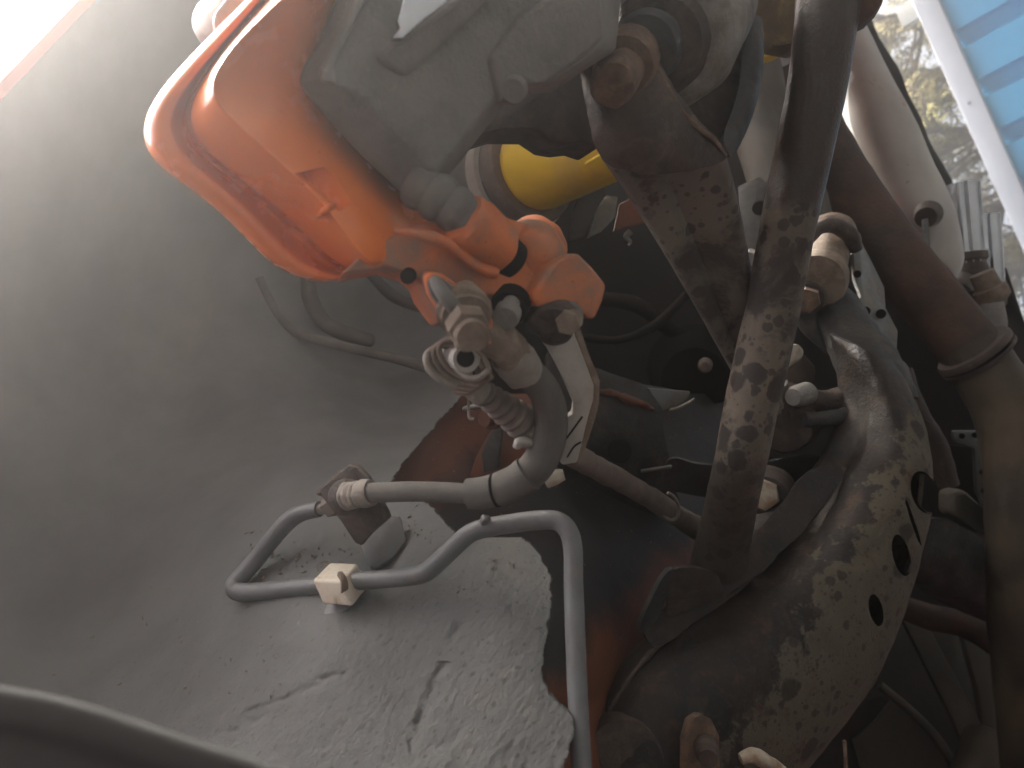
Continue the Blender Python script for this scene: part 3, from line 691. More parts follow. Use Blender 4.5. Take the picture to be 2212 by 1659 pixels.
# ---- hose bracket on the wall
hb = thing('hose_bracket', 'brown diamond shaped plate bracket holding the hose end', 'bracket', P(760, 1090, .34))
plate('bracket_plate', [(752, 1004, .345), (772, 1007, .343), (795, 1032, .338), (812, 1080, .333), (832, 1105, .333), (838, 1120, .335), (800, 1155, .345), (780, 1180, .352), (766, 1172, .352), (735, 1125, .348), (692, 1072, .35), (690, 1058, .35)], .003, m['rust'], hb, bevel=.0008, rough=(.0004, 200))
plate('back_plate', [(680, 1062, .362), (735, 1012, .356), (750, 1006, .353), (700, 1060, .357), (684, 1070, .361)], .003, m['rust'], hb, bevel=.0006)
lathe('grommet_ring', (757, 1072, .337), (748, 1074, .345), [(0, 22), (0, 32), (.3, 38), (1, 41)], m['rust'], hb, n=36)
hexbolt('union_nut', (742, 1074, .352), (715, 1092, .362), 28, m['boot'], hb)

# ---- steel brake line and clip
bl = thing('brake_line', 'smooth grey steel brake line bent around the wall and down', 'brake line', P(1000, 1180, .33))
tube('line_end', [(725, 1092, .362, 12), (700, 1099, .367, 12), (678, 1103, .369, 12)], m['zincd'], bl, n=16)
tube('line_tube', [(690, 1100, .368, 17), (655, 1107, .372, 18), (630, 1120, .374, 19), (600, 1150, .377, 19), (550, 1212, .38, 19), (515, 1252, .379, 19), (506, 1268, .377, 20), (516, 1278, .375, 20), (550, 1278, .371, 19), (680, 1266, .354, 19),
                   (790, 1254, .342, 19.5), (880, 1246, .334, 20), (915, 1238, .331, 20.5), (940, 1220, .329, 20.5), (1000, 1164, .325, 20.5), (1030, 1146, .323, 20.5), (1070, 1136, .321, 20.5), (1140, 1126, .318, 21),
                   (1190, 1123, .315, 21), (1215, 1132, .313, 21), (1231, 1154, .311, 21), (1238, 1190, .309, 21), (1239, 1260, .305, 21), (1242, 1350, .30, 22), (1247, 1480, .293, 22), (1254, 1620, .285, 22.5), (1262, 1800, .275, 23)], m['line'], bl, n=24, k=8, rough=(.00012, 90))
lathe('dirt_blister', (1046, 1119, .3165), (1052, 1128, .3215), [(0, 0), (.05, 6), (.4, 11), (1, 14)], m['line'], bl, n=16, rough=(.0012, 300))
cl = thing('pipe_clip', 'white nylon pipe clip gripping the brake line on the wall', 'clip', P(720, 1265, .35))
e = [P(672, 1252, .336), P(765, 1212, .352), P(752, 1300, .352)]
# block: front face, top face, built from three edges
o0 = P(674, 1253, .340); ex = (P(738, 1256, .334) - o0); ey = (P(697, 1306, .338) - o0); ez = (P(712, 1214, .358) - o0)
cv = []
for a in (0, 1):
    for b in (0, 1):
        for c in (0, 1): cv.append(o0 + ex * a + ey * b * (1 if not a else 1.02) + ez * c)
mk('clip_body', cv, [(0, 2, 6, 4), (1, 5, 7, 3), (0, 4, 5, 1), (2, 3, 7, 6), (0, 1, 3, 2), (4, 6, 7, 5)], m['nylon'], cl, bevel=.0014, bseg=3, rough=(.0002, 200))

tube('clip_collar', [(733, 1259, .3365, 24), (741, 1258, .3372, 24), (744, 1257, .3376, 20)], m['brown'], cl, smooth=False, n=24)
plate('clip_foot', [(735, 1310, .343), (770, 1290, .345), (760, 1305, .344), (745, 1315, .342)], .004, m['nylon'], cl, bevel=.001)

# ---- cables in the housing dome
for pth, lab in (([(560, 600, .60, 9), (600, 680, .60, 10), (650, 722, .598, 11), (760, 752, .592, 11), (860, 776, .588, 11), (935, 800, .58, 11)], 'thin grey sensor cable running along the housing towards the spring'),
                 ([(665, 598, .61, 16), (672, 650, .612, 17), (705, 700, .616, 17), (770, 728, .62, 17), (800, 735, .63, 15)], 'thick curved grey pipe in the dark dome of the housing'),
                 ([(800, 590, .60, 12), (850, 640, .605, 13), (930, 668, .60, 13), (1000, 675, .59, 13)], 'dark curved pipe in the dome behind the caliper flange')):
    o = tube('sensor_cable', pth, m['hose' if lab[0] == 't' else 'sheet'], n=14); tag(o, lab, 'cable')

# ---- near lip of the inner liner, out of focus
ln = thing('liner_edge', 'blurred grey plastic liner edge close in front of the housing', 'wheel liner', P(250, 1620, .11))
top = [(-120, 1470, .125), (0, 1490, .122), (120, 1512, .119), (250, 1550, .116), (400, 1602, .113), (600, 1668, .11), (800, 1760, .107)]
loft('liner_sheet', [[(u, v, d + .001) for u, v, d in top], [(u, v + 3, d) for u, v, d in top], [(u - 8, v + 34, d - .0004) for u, v, d in top], [(u - 24, v + 66, d) for u, v, d in top], [(u - 34, v + 76, d + .003) for u, v, d in top], [(u - 50, v + 110, d + .0035) for u, v, d in top], [(u - 160, v + 420, d + .003) for u, v, d in top]],
     m['lip'], ln, sub=2, k=2, solid=.0012)

# ================================================================== SUSPENSION
# ---- yellow damper
sa = thing('shock_absorber', 'yellow shock absorber body seen behind the hub carrier', 'shock absorber', P(1200, 350, .5))
lathe('damper_body', (1150, 366, .60), (1440, 214, .47), [(0, 0), (0, 66), (.015, 84), (.04, 92), (.08, 94), (.6, 94), (1, 94)], m['yellow'], sa, n=64)
lathe('dust_cap', (1128, 378, .61), (1154, 364, .598), [(0, 0), (0, 112), (.2, 117), (.6, 117), (1, 112)], m['boot'], sa, n=56)
lathe('cap_rim', (1108, 388, .62), (1129, 377, .609), [(0, 118), (.1, 124), (1, 124), (1, 112)], m['zinc'], sa, n=56, caps=False)
lathe('damper_rod', (1040, 424, .66), (1116, 384, .618), [(0, 22), (0, 26), (1, 26)], m['chrome'], sa, n=32)
plate('molded_mark', [(1262, 352, .492), (1300, 330, .474), (1304, 335, .474), (1266, 357, .492)], .004, m['yellow'], sa, bevel=.0004)
lu = lathe('spring_perch', (1690, 25, .50), (1722, -50, .58), [(0, 0), (0, 66), (.06, 92), (.2, 108), (.5, 116), (1, 118)], m['lump'], n=56, rough=(.005, 45)); lathe('yellow_seat', (1648, 82, .535), (1672, 40, .58), [(0, 0), (0, 40), (.1, 56), (1, 60)], m['yellow'], lu, n=40); tag(lu, 'lichen brown rusty spring perch above the damper', 'spring perch')
lu = lathe('rusty_hub_shell', (1830, -40, .52), (1850, -60, .60), [(0, 0), (0, 60), (.3, 78), (1, 82)], m['pipe'], n=40, rough=(.003, 40)); tag(lu, 'rust brown round shell at the top of the spotted arm', 'hub shell')

# ---- upper link with fork and bushing
lk = thing('upper_link', 'dusty folded sheet link with fork holding a rubber bushing', 'suspension link', P(1450, 500, .45))
lathe('bushing_case', (1432, 85, .345), (1500, 10, .43), [(0, 70), (0, 112), (.04, 150), (.12, 162), (.8, 166), (1, 160)], m['alu'], lk, n=64, rough=(.0022, 60))
lathe('rubber_ring', (1418, 98, .343), (1445, 70, .375), [(0, 40), (0, 96), (.1, 112), (1, 118)], m['rust'], lk, n=56, rough=(.0008, 100))
lathe('inner_sleeve', (1390, 108, .338), (1430, 80, .37), [(0, 40), (0, 70), (.1, 78), (1, 80)], m['sheet'], lk, n=48, rough=(.0008, 100))
loft('fork_ear', [[(1262, 150, .338), (1268, 215, .338), (1282, 265, .34), (1292, 305, .345), (1310, 350, .352)],
                  [(1268, 110, .335), (1290, 215, .334), (1310, 270, .336), (1330, 318, .34), (1360, 362, .349)],
                  [(1305, 78, .334), (1360, 180, .331), (1380, 260, .332), (1400, 325, .338), (1430, 372, .349)],
                  [(1360, 75, .335), (1415, 160, .334), (1448, 230, .337), (1480, 300, .342), (1510, 362, .353)],
                  [(1385, 92, .338), (1432, 172, .338), (1466, 232, .343), (1540, 302, .352), (1572, 345, .362)]], m['rust'], lk, sub=3, solid=.006, rough=(.0006, 120))
loft('fork_ear', [[(1552, 305, .372), (1585, 240, .39), (1606, 150, .41), (1600, 40, .43)],
                  [(1562, 338, .366), (1606, 262, .385), (1632, 165, .405), (1628, 40, .425)],
                  [(1568, 345, .378), (1616, 255, .40), (1642, 150, .425), (1638, 40, .445)]], m['sheet'], lk, sub=3, solid=.006)
plate('fork_cup', [(1425, 200, .37), (1470, 262, .372), (1530, 312, .376), (1565, 345, .385), (1604, 262, .405), (1634, 160, .425), (1632, 30, .445), (1560, -60, .46), (1450, -60, .45), (1400, 60, .43)], .006, m['rust'], lk, bevel=.001)

tube('fork_rim', [(1388, 84, .334, 5), (1430, 166, .334, 6), (1464, 228, .338, 6), (1502, 272, .343, 6), (1542, 302, .348, 6), (1566, 336, .357, 5)], m['rustb'], lk, n=12, rough=(.0004, 200))
lathe('bolt_washer', (1345, 146, .325), (1358, 125, .342), [(0, 40), (0, 64), (.2, 70), (1, 72)], m['rustb'], lk, n=40, rough=(.0012, 110))
lathe('bolt_head', (1320, 188, .314), (1348, 145, .332), [(0, 0), (0, 40), (.06, 48), (.2, 52), (.7, 54)], m['rustb'], lk, n=36, rough=(.0012, 110))
LL = [(1303, 338), (1375, 440), (1475, 605), (1565, 765), (1625, 880)]
MM = [(1405, 345), (1450, 450), (1520, 610), (1585, 765), (1640, 880)]
M2 = [(1425, 350), (1468, 450), (1535, 610), (1593, 765), (1645, 880)]
RR = [(1565, 340), (1594, 450), (1622, 600), (1645, 765), (1690, 880)]
ds = [.365, .39, .42, .45, .475]
z = lambda R, o_: [(u, v, d + o_) for (u, v), d in zip(R, ds)]
loft('link_channel', [z([(u - 1, v + 1) for u, v in LL], .025), z(LL, .003), z([(u + 8, v - 3) for u, v in LL], -.001), z([(.5 * (a[0] + b[0]), .5 * (a[1] + b[1])) for a, b in zip(LL, MM)], 0), z(MM, .002), z(M2, .007), z([(.5 * (a[0] + b[0]), .5 * (a[1] + b[1])) for a, b in zip(M2, RR)], .003),
                      z([(u - 8, v) for u, v in RR], .003), z(RR, .006), z([(u + 2, v) for u, v in RR], .03)], m['link'], lk, sub=2, solid=.002, creased=(2, 4, 5), cw=.5, rough=(.0004, 80))

# ---- spotted lower arm
ar = thing('spotted_arm', 'dark tubular arm crossing in front, speckled with dried water spots', 'suspension arm', P(1650, 600, .43))
tube('arm_tube', [(1850, -420, .37, 72), (1830, -260, .38, 72), (1812, -120, .39, 70), (1790, 10, .395, 66), (1765, 180, .40, 62), (1735, 330, .405, 60), (1708, 455, .41, 59), (1692, 540, .413, 57), (1664, 690, .42, 57), (1628, 850, .425, 57), (1600, 990, .43, 55), (1575, 1110, .462, 55), (1548, 1235, .50, 59), (1540, 1275, .515, 58)],
     m['arm'], ar, n=40, k=8, rough=(.00035, 60), smooth_ang=180)
lathe('weld_collar', (1845, -10, .385), (1790, 8, .42), [(0, 20), (0, 60), (.2, 74), (1, 78)], m['pipe'], ar, n=32, rough=(.001, 90))

# ---- subframe beam with holes
sf = thing('subframe_beam', 'curved dark subframe beam with three oval holes, lower half dusty', 'subframe', P(1750, 1300, .5))
r0 = [(1790, 720, .575), (1815, 870, .565), (1760, 1005, .55), (1640, 1140, .53), (1480, 1290, .505), (1335, 1430, .485), (1255, 1540, .47), (1190, 1760, .46)]
r1 = [(1830, 740, .555), (1865, 890, .545), (1825, 1012, .53), (1705, 1175, .508), (1560, 1300, .485), (1405, 1410, .462), (1300, 1560, .447), (1240, 1760, .435)]
r1b = [(1850, 745, .548), (1885, 895, .535), (1850, 1016, .516), (1735, 1190, .495), (1590, 1325, .472), (1440, 1440, .448), (1330, 1580, .433), (1290, 1760, .42)]
r2 = [(1885, 765, .54), (1932, 910, .518), (1920, 1040, .495), (1830, 1195, .475), (1700, 1355, .452), (1560, 1500, .432), (1430, 1650, .418), (1400, 1780, .41)]
r3 = [(1918, 772, .545), (1975, 915, .52), (1988, 1060, .498), (1930, 1230, .48), (1830, 1405, .46), (1700, 1560, .44), (1590, 1690, .428), (1550, 1790, .42)]
r4 = [(1940, 777, .562), (2003, 890, .54), (2036, 1060, .52), (2000, 1238, .505), (1932, 1450, .488), (1830, 1606, .47), (1720, 1720, .46), (1700, 1800, .455)]
r5 = [(1915, 780, .62), (1975, 895, .61), (1995, 1060, .60), (1960, 1240, .59), (1890, 1430, .575), (1780, 1590, .56), (1680, 1710, .55), (1660, 1800, .54)]
r6 = [(1840, 760, .63), (1860, 890, .63), (1800, 1040, .62), (1700, 1190, .60), (1560, 1340, .58), (1420, 1470, .56), (1330, 1600, .55), (1300, 1780, .54)]
bm_o = loft('beam_shell', [r0, r1, r1b, r2, r3, r4, r5, r6], m['beam'], None, closed=True, sub=3, k=2, rough=(.0014, 40), creased=(0, 1, 2), cw=.8, smooth=180)
def cut(o, cutters, thick=.003):
    mm = o.modifiers.new('t', 'SOLIDIFY'); mm.thickness = thick; mm.offset = -1
    obs = []
    for (A, B, ru, rv, rot) in cutters:
        a, b = P(*A), P(*B); n = 28; ax = (b - a).normalized()
        ux = (nrm_px(math.cos(rot), math.sin(rot))); ux = (ux - ax * ux.dot(ax)).normalized(); uy = ax.cross(ux)
        sc = A[2] / F; v = []
        for p in (a, b):
            for j in range(n): an = 2 * math.pi * j / n; v.append(p + ux * (rv * sc * math.cos(an)) + uy * (ru * sc * math.sin(an)))
        f = [tuple(range(n))[::-1], tuple(range(n, 2 * n))] + [(i, (i + 1) % n, n + (i + 1) % n, n + i) for i in range(n)]
        cobj = mk('cutter', v, f, m['dark']); obs.append(cobj)
        mb = o.modifiers.new('c', 'BOOLEAN'); mb.operation = 'DIFFERENCE'; mb.object = cobj; mb.solver = 'EXACT'
    bake(o)
    for q_ in obs: bpy.data.objects.remove(q_, do_unlink=True)
    o.data.materials.clear(); o.data.materials.append(m['beam'])
    for p in o.data.polygons: p.use_smooth = True; p.material_index = 0
    o.data.set_sharp_from_angle(angle=math.radians(50))
cut(bm_o, [((1994, 1064, .46), (2000, 1064, .57), 27, 51, 1.33), ((1945, 1200, .45), (1950, 1200, .56), 18, 48, 1.36), ((1890, 1318, .43), (1895, 1318, .54), 15, 37, 1.38),
           ((1972, 1130, .46), (1974, 1130, .535), 4, 55, 1.25), ((1352, 1612, .40), (1356, 1612, .47), 16, 24, 1.2)])
put(bm_o, sf)
loft('beam_ledge', [[(1742, 1010, .522), (1690, 1085, .512), (1640, 1148, .502), (1560, 1212, .489), (1470, 1282, .474), (1378, 1360, .462)],
                    [(1790, 1008, .5225), (1735, 1090, .5105), (1680, 1155, .500), (1590, 1228, .487), (1490, 1306, .4715), (1400, 1384, .460)],
                    [(1836, 1010, .522), (1775, 1100, .507), (1712, 1175, .497), (1610, 1255, .484), (1508, 1335, .468), (1415, 1415, .457)]], m['beam'], sf, sub=3, solid=.0035, rough=(.0012, 60))
# weld seam bead with rust along the pinched flange
tube('weld_seam', [(u_, v_, d_ - .0005, 6) for u_, v_, d_ in r1[2:7]], m['rust'], sf, n=12, k=14, rough=(.0012, 130))
loft('fork_tab', [[(1368, 1362, .455), (1400, 1300, .452), (1428, 1240, .45), (1450, 1222, .45)], [(1400, 1372, .468), (1428, 1310, .463), (1448, 1262, .458), (1468, 1232, .455)]], m['sheet'], sf, sub=2, solid=.003)
loft('fork_tab', [[(1440, 1226, .451), (1480, 1222, .452), (1520, 1226, .456), (1548, 1238, .465)], [(1446, 1290, .459), (1480, 1282, .459), (1525, 1262, .461), (1555, 1262, .468)], [(1430, 1345, .468), (1470, 1320, .468), (1520, 1300, .468), (1565, 1290, .475)]], m['rust'], sf, sub=2, solid=.003, rough=(.0006, 120))
# saddle of the beam end and its eye
tube('saddle', [(1790, 640, .61, 44), (1818, 690, .60, 52), (1852, 750, .585, 60), (1888, 820, .57, 70), (1910, 880, .562, 72)], m['sheet'], sf, n=36, k=8, rough=(.0022, 60), flat=.8)
plate('end_bracket', [(1690, 600, .60), (1735, 590, .595), (1790, 605, .595), (1815, 640, .60), (1840, 700, .605), (1850, 760, .60), (1800, 770, .595), (1740, 720, .60), (1700, 660, .605)], .012, m['sheet'], sf, bevel=.004, bseg=3, rough=(.0012, 70))
hexbolt('bracket_nut', (1744, 650, .582), (1746, 640, .605), 28, m['rustb'], sf)
lathe('nut_washer', (1745, 646, .592), (1746, 642, .60), [(0, 20), (0, 34), (1, 36)], m['rust'], sf, n=32)
plate('end_plate', [(1842, 545, .66), (1856, 510, .665), (1880, 560, .665), (1912, 620, .66), (1915, 665, .655), (1940, 715, .65), (1938, 775, .64), (1905, 740, .635), (1870, 700, .63), (1850, 650, .635), (1862, 640, .64), (1845, 600, .65)], .004, m['bluegrey'], sf, bevel=.001, rough=(.0015, 60))
for (u, v, a, b, d) in ((1903, 678, 4, 13, .640), (1852, 592, 3, 10, .641), (1870, 672, 3, 13, .625)):
    lathe('plate_hole_shade', (u, v, d), (u, v, d + .02), [(0, 0), (0, (a + b) * .6), (1, (a + b) * .6)], m['dark'], sf, n=20)
# bottom corner fittings
lathe('bush_boss', (1352, 1640, .425), (1345, 1600, .47), [(0, 30), (0, 80), (.2, 88), (1, 92)], m['rust'], sf, n=40, rough=(.0012, 70))
plate('bolt_tab', [(1475, 1720, .405), (1478, 1600, .408), (1490, 1555, .41), (1512, 1540, .412), (1540, 1555, .414), (1556, 1590, .416), (1560, 1720, .412)], .006, m['rustb'], sf, bevel=.002, rough=(.0008, 90))
tube('bolt_shank', [(1600, 1640, .405, 12), (1625, 1632, .406, 16), (1655, 1645, .408, 16), (1690, 1670, .41, 14)], m['nut'], sf, n=18, rough=(.0006, 150))
lathe('bolt_nose', (1530, 1640, .395), (1525, 1610, .41), [(0, 0), (0, 20), (.3, 24), (1, 26)], m['rust'], sf, n=28)

# ---- rear ball joint, anti-roll link and fittings behind the arm
bj = thing('ball_joint', 'dark rusty ball joint with pale nut behind the spotted arm', 'ball joint', P(1700, 920, .6))
lathe('joint_cup', (1700, 930, .56), (1690, 860, .62), [(0, 0), (0, 50), (.15, 66), (.5, 70), (1, 50)], m['rust'], bj, n=40, rough=(.0015, 60))
tube('joint_arm', [(1690, 890, .56, 24), (1730, 868, .565, 26), (1790, 870, .57, 28), (1850, 850, .57, 30), (1890, 840, .57, 30)], m['rust'], bj, n=20, rough=(.0015, 60))
tube('joint_collar', [(1735, 905, .553, 16), (1790, 905, .557, 18), (1840, 890, .56, 18), (1885, 870, .56, 18)], m['sheet'], bj, n=18, rough=(.0012, 70))
lathe('joint_pin', (1670, 830, .56), (1685, 900, .57), [(0, 24), (0, 30), (1, 34)], m['link'], bj, n=24)
lathe('joint_cap', (1712, 858, .545), (1742, 850, .56), [(0, 0), (0, 18), (.3, 24), (1, 26)], m['castl'], bj, n=24)
lb = thing('white_stopper', 'pale plastic stopper block half hidden behind the arm', 'stopper', P(1710, 775, .62))
plate('block', [(1682, 752, .60), (1700, 745, .60), (1728, 742, .605), (1740, 756, .61), (1736, 775, .61), (1700, 800, .60), (1685, 790, .598)], .03, m['nylon'], lb, bevel=.003)
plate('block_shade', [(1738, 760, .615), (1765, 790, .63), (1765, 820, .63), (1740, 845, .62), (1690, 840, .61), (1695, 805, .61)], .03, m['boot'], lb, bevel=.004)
nb = thing('lower_mount', 'dark mount with pale rust streaked nut beside the arm', 'mount', P(1650, 1080, .55))
hexbolt('mount_nut', (1648, 1070, .525), (1652, 1052, .56), 36, m['nut'], nb)
lathe('mount_cup', (1650, 1090, .53), (1655, 1068, .57), [(0, 40), (0, 60), (.2, 66), (1, 70)], m['rust'], nb, n=36, rough=(.001, 80))
tube('mount_foot', [(1600, 1180, .51, 40), (1640, 1160, .515, 44), (1690, 1130, .53, 44), (1730, 1090, .54, 40)], m['sheet'], nb, n=24, rough=(.002, 60))
ed = loft('edge_flange', [[(1430, 990, .60), (1470, 985, .60), (1495, 1003, .595), (1560, 1002, .59), (1640, 1003, .58), (1700, 985, .58), (1760, 980, .58), (1795, 1000, .58)],
                          [(1430, 1060, .62), (1470, 1060, .62), (1500, 1070, .61), (1560, 1075, .61), (1640, 1075, .60), (1700, 1065, .60), (1760, 1060, .60), (1800, 1060, .60)]], m['sheet'], sub=2, solid=.0025)
tag(ed, 'thin dark sheet flange with worn bright edge behind the arm', 'flange')

# bushing with hooked bracket above the subframe
bk = thing('hooked_bushing', 'brown bushing with hooked strap between arm and rusty pipe', 'bushing', P(1790, 550, .62))
lathe('bush_case', (1775, 592, .60), (1798, 505, .66), [(0, 34), (0, 44), (.1, 48), (.85, 46), (.9, 54), (1, 54)], m['brown'], bk, n=36, rough=(.001, 90))
tube('hook_strap', [(1745, 520, .60, 12), (1770, 492, .60, 15), (1806, 488, .605, 17), (1838, 510, .61, 17), (1846, 535, .62, 15)], m['rust'], bk, n=18, rough=(.001, 90))
lathe('bush_flange', (1762, 610, .592), (1770, 596, .604), [(0, 30), (0, 60), (.4, 64), (1, 62)], m['brown'], bk, n=36, rough=(.001, 80))

# ---- crossmember behind the hose
cm = thing('crossmember', 'dark pressed crossmember with rust streak behind the brake hose', 'crossmember', P(1350, 900, .6))
loft('member_face', [[(1180, 740, .58), (1240, 785, .585), (1310, 805, .59), (1400, 838, .60), (1492, 846, .61)], [(1180, 800, .57), (1240, 840, .575), (1310, 855, .58), (1390, 875, .59), (1425, 890, .60)], [(1190, 880, .575), (1250, 900, .58), (1320, 920, .585), (1390, 935, .59), (1430, 940, .60)], [(1200, 980, .60), (1260, 1000, .60), (1330, 1020, .60), (1400, 1030, .60), (1450, 1030, .61)], [(1200, 1080, .64), (1270, 1090, .64), (1340, 1100, .64), (1400, 1110, .64), (1480, 1120, .65)]],
     m['sheet'], cm, sub=3, solid=.003, rough=(.0015, 50))
tube('rust_streak', [(1296, 846, .579, 4), (1325, 850, .580, 7), (1360, 864, .584, 9), (1395, 878, .589, 8), (1412, 884, .592, 4)], m['redox'], cm, n=12, k=8, rough=(.002, 120))
plate('member_tip', [(1400, 838, .595), (1492, 845, .605), (1488, 860, .605), (1470, 872, .603), (1430, 888, .598)], .004, m['bluegrey'], cm, bevel=.001)
lathe('member_hole_shade', (1338, 975, .578), (1340, 972, .60), [(0, 0), (0, 26), (1, 26)], m['dark'], cm, n=28)
tube('member_lip', [(1385, 1018, .588, 4), (1420, 1012, .588, 4), (1450, 1008, .59, 4)], m['bluegrey'], cm, n=8)
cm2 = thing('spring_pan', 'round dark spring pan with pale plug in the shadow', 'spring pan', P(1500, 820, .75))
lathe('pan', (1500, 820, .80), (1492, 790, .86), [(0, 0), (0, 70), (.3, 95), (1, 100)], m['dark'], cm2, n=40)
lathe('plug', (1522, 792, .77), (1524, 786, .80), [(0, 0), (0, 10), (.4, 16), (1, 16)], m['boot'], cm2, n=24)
cp = tube('small_clip_wire', [(1400, 872, .62, 3), (1425, 882, .62, 3), (1455, 884, .62, 3), (1478, 875, .62, 3), (1500, 862, .62, 3)], m['zincd'], n=8); tag(cp, 'thin pale wire clip under the crossmember tip', 'wire')
# ragged brackets behind the damper
rb = thing('ragged_bracket', 'grey blue ragged bracket plates below the yellow damper', 'bracket', P(1280, 470, .6))
plate('plate_piece', [(1230, 520, .60), (1240, 450, .60), (1260, 400, .60), (1300, 380, .605), (1310, 420, .605), (1280, 470, .605), (1262, 510, .602)], .004, m['sheet'], rb, bevel=.001, rough=(.002, 50))
plate('plate_piece', [(1268, 515, .61), (1285, 460, .61), (1310, 420, .615), (1335, 425, .615), (1330, 470, .615), (1300, 500, .612)], .004, m['bluegrey'], rb, bevel=.001, rough=(.002, 50))
plate('plate_piece', [(1325, 500, .62), (1340, 440, .62), (1375, 420, .625), (1400, 480, .625), (1350, 492, .622)], .004, m['redox'], rb, bevel=.001, rough=(.002, 50))
tube('bent_pin', [(1362, 500, .61, 7), (1352, 512, .61, 6), (1362, 522, .61, 4), (1358, 530, .61, 3)], m['bluegrey'], rb, n=10)
# hub side mount in the red primer area
rp = thing('primer_bracket', 'red primer bracket with bent rod beside the cable boot', 'bracket', P(1070, 950, .48))
plate('primer_plate', [(1040, 960, .50), (1060, 925, .495), (1110, 920, .49), (1135, 960, .488), (1140, 1010, .488), (1095, 1025, .49), (1020, 1030, .50), (1030, 990, .50)], .004, m['redox'], rb if False else rp, bevel=.001, rough=(.003, 40))
plate('dark_face', [(1060, 930, .485), (1085, 925, .483), (1075, 1010, .483), (1045, 1022, .487), (1040, 980, .487)], .003, m['sheet'], rp, bevel=.001, rough=(.002, 40))
tube('bent_rod', [(1002, 884, .47, 6), (1030, 878, .465, 7), (1075, 880, .46, 7)], m['bluegrey'], rp, n=10)
tube('bent_rod', [(1014, 845, .45, 3), (1012, 880, .455, 3), (1014, 902, .455, 4), (1024, 906, .455, 4)], m['zincd'], rp, n=10)
lathe('rod_stop', (1045, 905, .465), (1075, 900, .475), [(0, 14), (0, 18), (.4, 18), (.42, 26), (1, 26)], m['redox'], rp, n=20)

# ---- inner body panel: dark underseal with patches of red primer
BP = tps([(820, 1040, .47), (900, 960, .50), (1000, 880, .57), (1050, 1000, .54), (1150, 1100, .53), (1200, 1300, .42), (1300, 1400, .44), (1400, 1200, .58), (1550, 1400, .58), (1200, 1600, .37), (1330, 1480, .46), (1300, 1750, .40), (1500, 1000, .72), (1500, 1700, .55), (1250, 1150, .54), (1150, 1750, .34)])
v, f = [], []
nu, nv_ = 90, 110
for i in range(nv_ + 1):
    vv = 850 + 950 * i / nv_
    for j in range(nu + 1):
        uu = float(np.interp(vv, [850, 960, 1040, 1100], [985, 885, 815, 800])) + max(0, (vv - 1100)) * .35 + (740 - max(0, (vv - 1100)) * .2) * j / nu
        v.append(P(uu, vv, BP(uu, vv) + .012 + .006 * noise.noise(Vector((uu, vv, 0)) * .012)))
for i in range(nv_):
    for j in range(nu): f.append((i * (nu + 1) + j, i * (nu + 1) + j + 1, (i + 1) * (nu + 1) + j + 1, (i + 1) * (nu + 1) + j))
n1 = nrm_px(-.45, -.55); n2 = nrm_px(.15, 1)
pm = M('primer_and_dark_panel', C(.026, .027, .030), C(.018, .016, .015), ns=30, rough=.55, bump=.4, bs=350, spots=[(C(.24, .22, .16), 130, .12, .9)],
       area=[(C(.15, .05, .028), n1, P(1040, 985, .54).dot(n1), .01, 25, .05), (C(.16, .055, .025), n2, P(1250, 1390, .44).dot(n2), .012, 20, .07)])
ip = mk('inner_body_panel', v, f, pm, smooth=180); tag(ip, 'dark inner body panel with bare red primer patches beside the torn housing edge', 'body panel')

# ================================================================== EXHAUST
mf = thing('exhaust_muffler', 'pale stained cylindrical exhaust muffler under the rear', 'muffler', P(1920, 350, .95))
tube('muffler_shell', [(1690, -190, 1.10, 58), (1768, 0, 1.04, 60), (1823, 109, 1.0, 58), (1877, 217, .97, 59), (1938, 349, .94, 60), (1986, 458, .92, 62), (2007, 515, .915, 60), (2022, 560, .912, 55), (2031, 592, .91, 42), (2036, 610, .91, 24), (2038, 618, .91, 5)], m['muffler'], mf, n=48, k=6, smooth_ang=180, rough=(.002, 14))
plate('hanger_strap', [(1994, 475, .855), (2006, 472, .855), (2012, 560, .86), (2008, 612, .87), (2000, 612, .87), (1998, 560, .86)], .004, m['bluegrey'], mf, bevel=.0008)
lathe('hanger_seat', (2000, 470, .862), (2005, 462, .875), [(0, 0), (0, 22), (1, 30)], m['rust'], mf, n=20)
hs = tube('heat_shield', [(1600, 60, .80, 60), (1630, 200, .78, 66), (1670, 330, .76, 70), (1720, 470, .74, 70), (1760, 560, .73, 66)], m['tan'], n=36, rough=(.003, 20)); tag(hs, 'tan brown heat shield tube between link and spotted arm', 'heat shield')
ex = thing('exhaust_pipe', 'rust brown exhaust pipe running past the subframe with clamp flange', 'exhaust pipe', P(2050, 750, .72))
tube('front_pipe', [(1700, 180, .86, 62), (1780, 330, .82, 64), (1870, 475, .77, 66), (1960, 590, .74, 66), (2040, 685, .72, 64), (2105, 765, .70, 62)], m['pipe'], ex, n=40, k=8, rough=(.0012, 40))
tube('rear_pipe', [(2095, 750, .70, 62), (2135, 810, .69, 66), (2178, 890, .68, 70), (2205, 1000, .67, 72), (2212, 1150, .66, 74), (2218, 1330, .66, 76), (2235, 1500, .67, 76), (2255, 1720, .68, 76)], m['pipe2'], ex, n=40, k=8, rough=(.0012, 40))
lathe('clamp_flange', (2098, 752, .695), (2118, 776, .695), [(0, 60), (0, 76), (.2, 80), (.45, 80), (.5, 66), (.6, 66), (.65, 80), (.9, 80), (1, 74)], m['rust'], ex, n=40)
plate('flange_ear', [(2140, 752, .685), (2175, 758, .685), (2185, 790, .688), (2178, 822, .69), (2160, 800, .688)], .012, m['rust'], ex, bevel=.002)
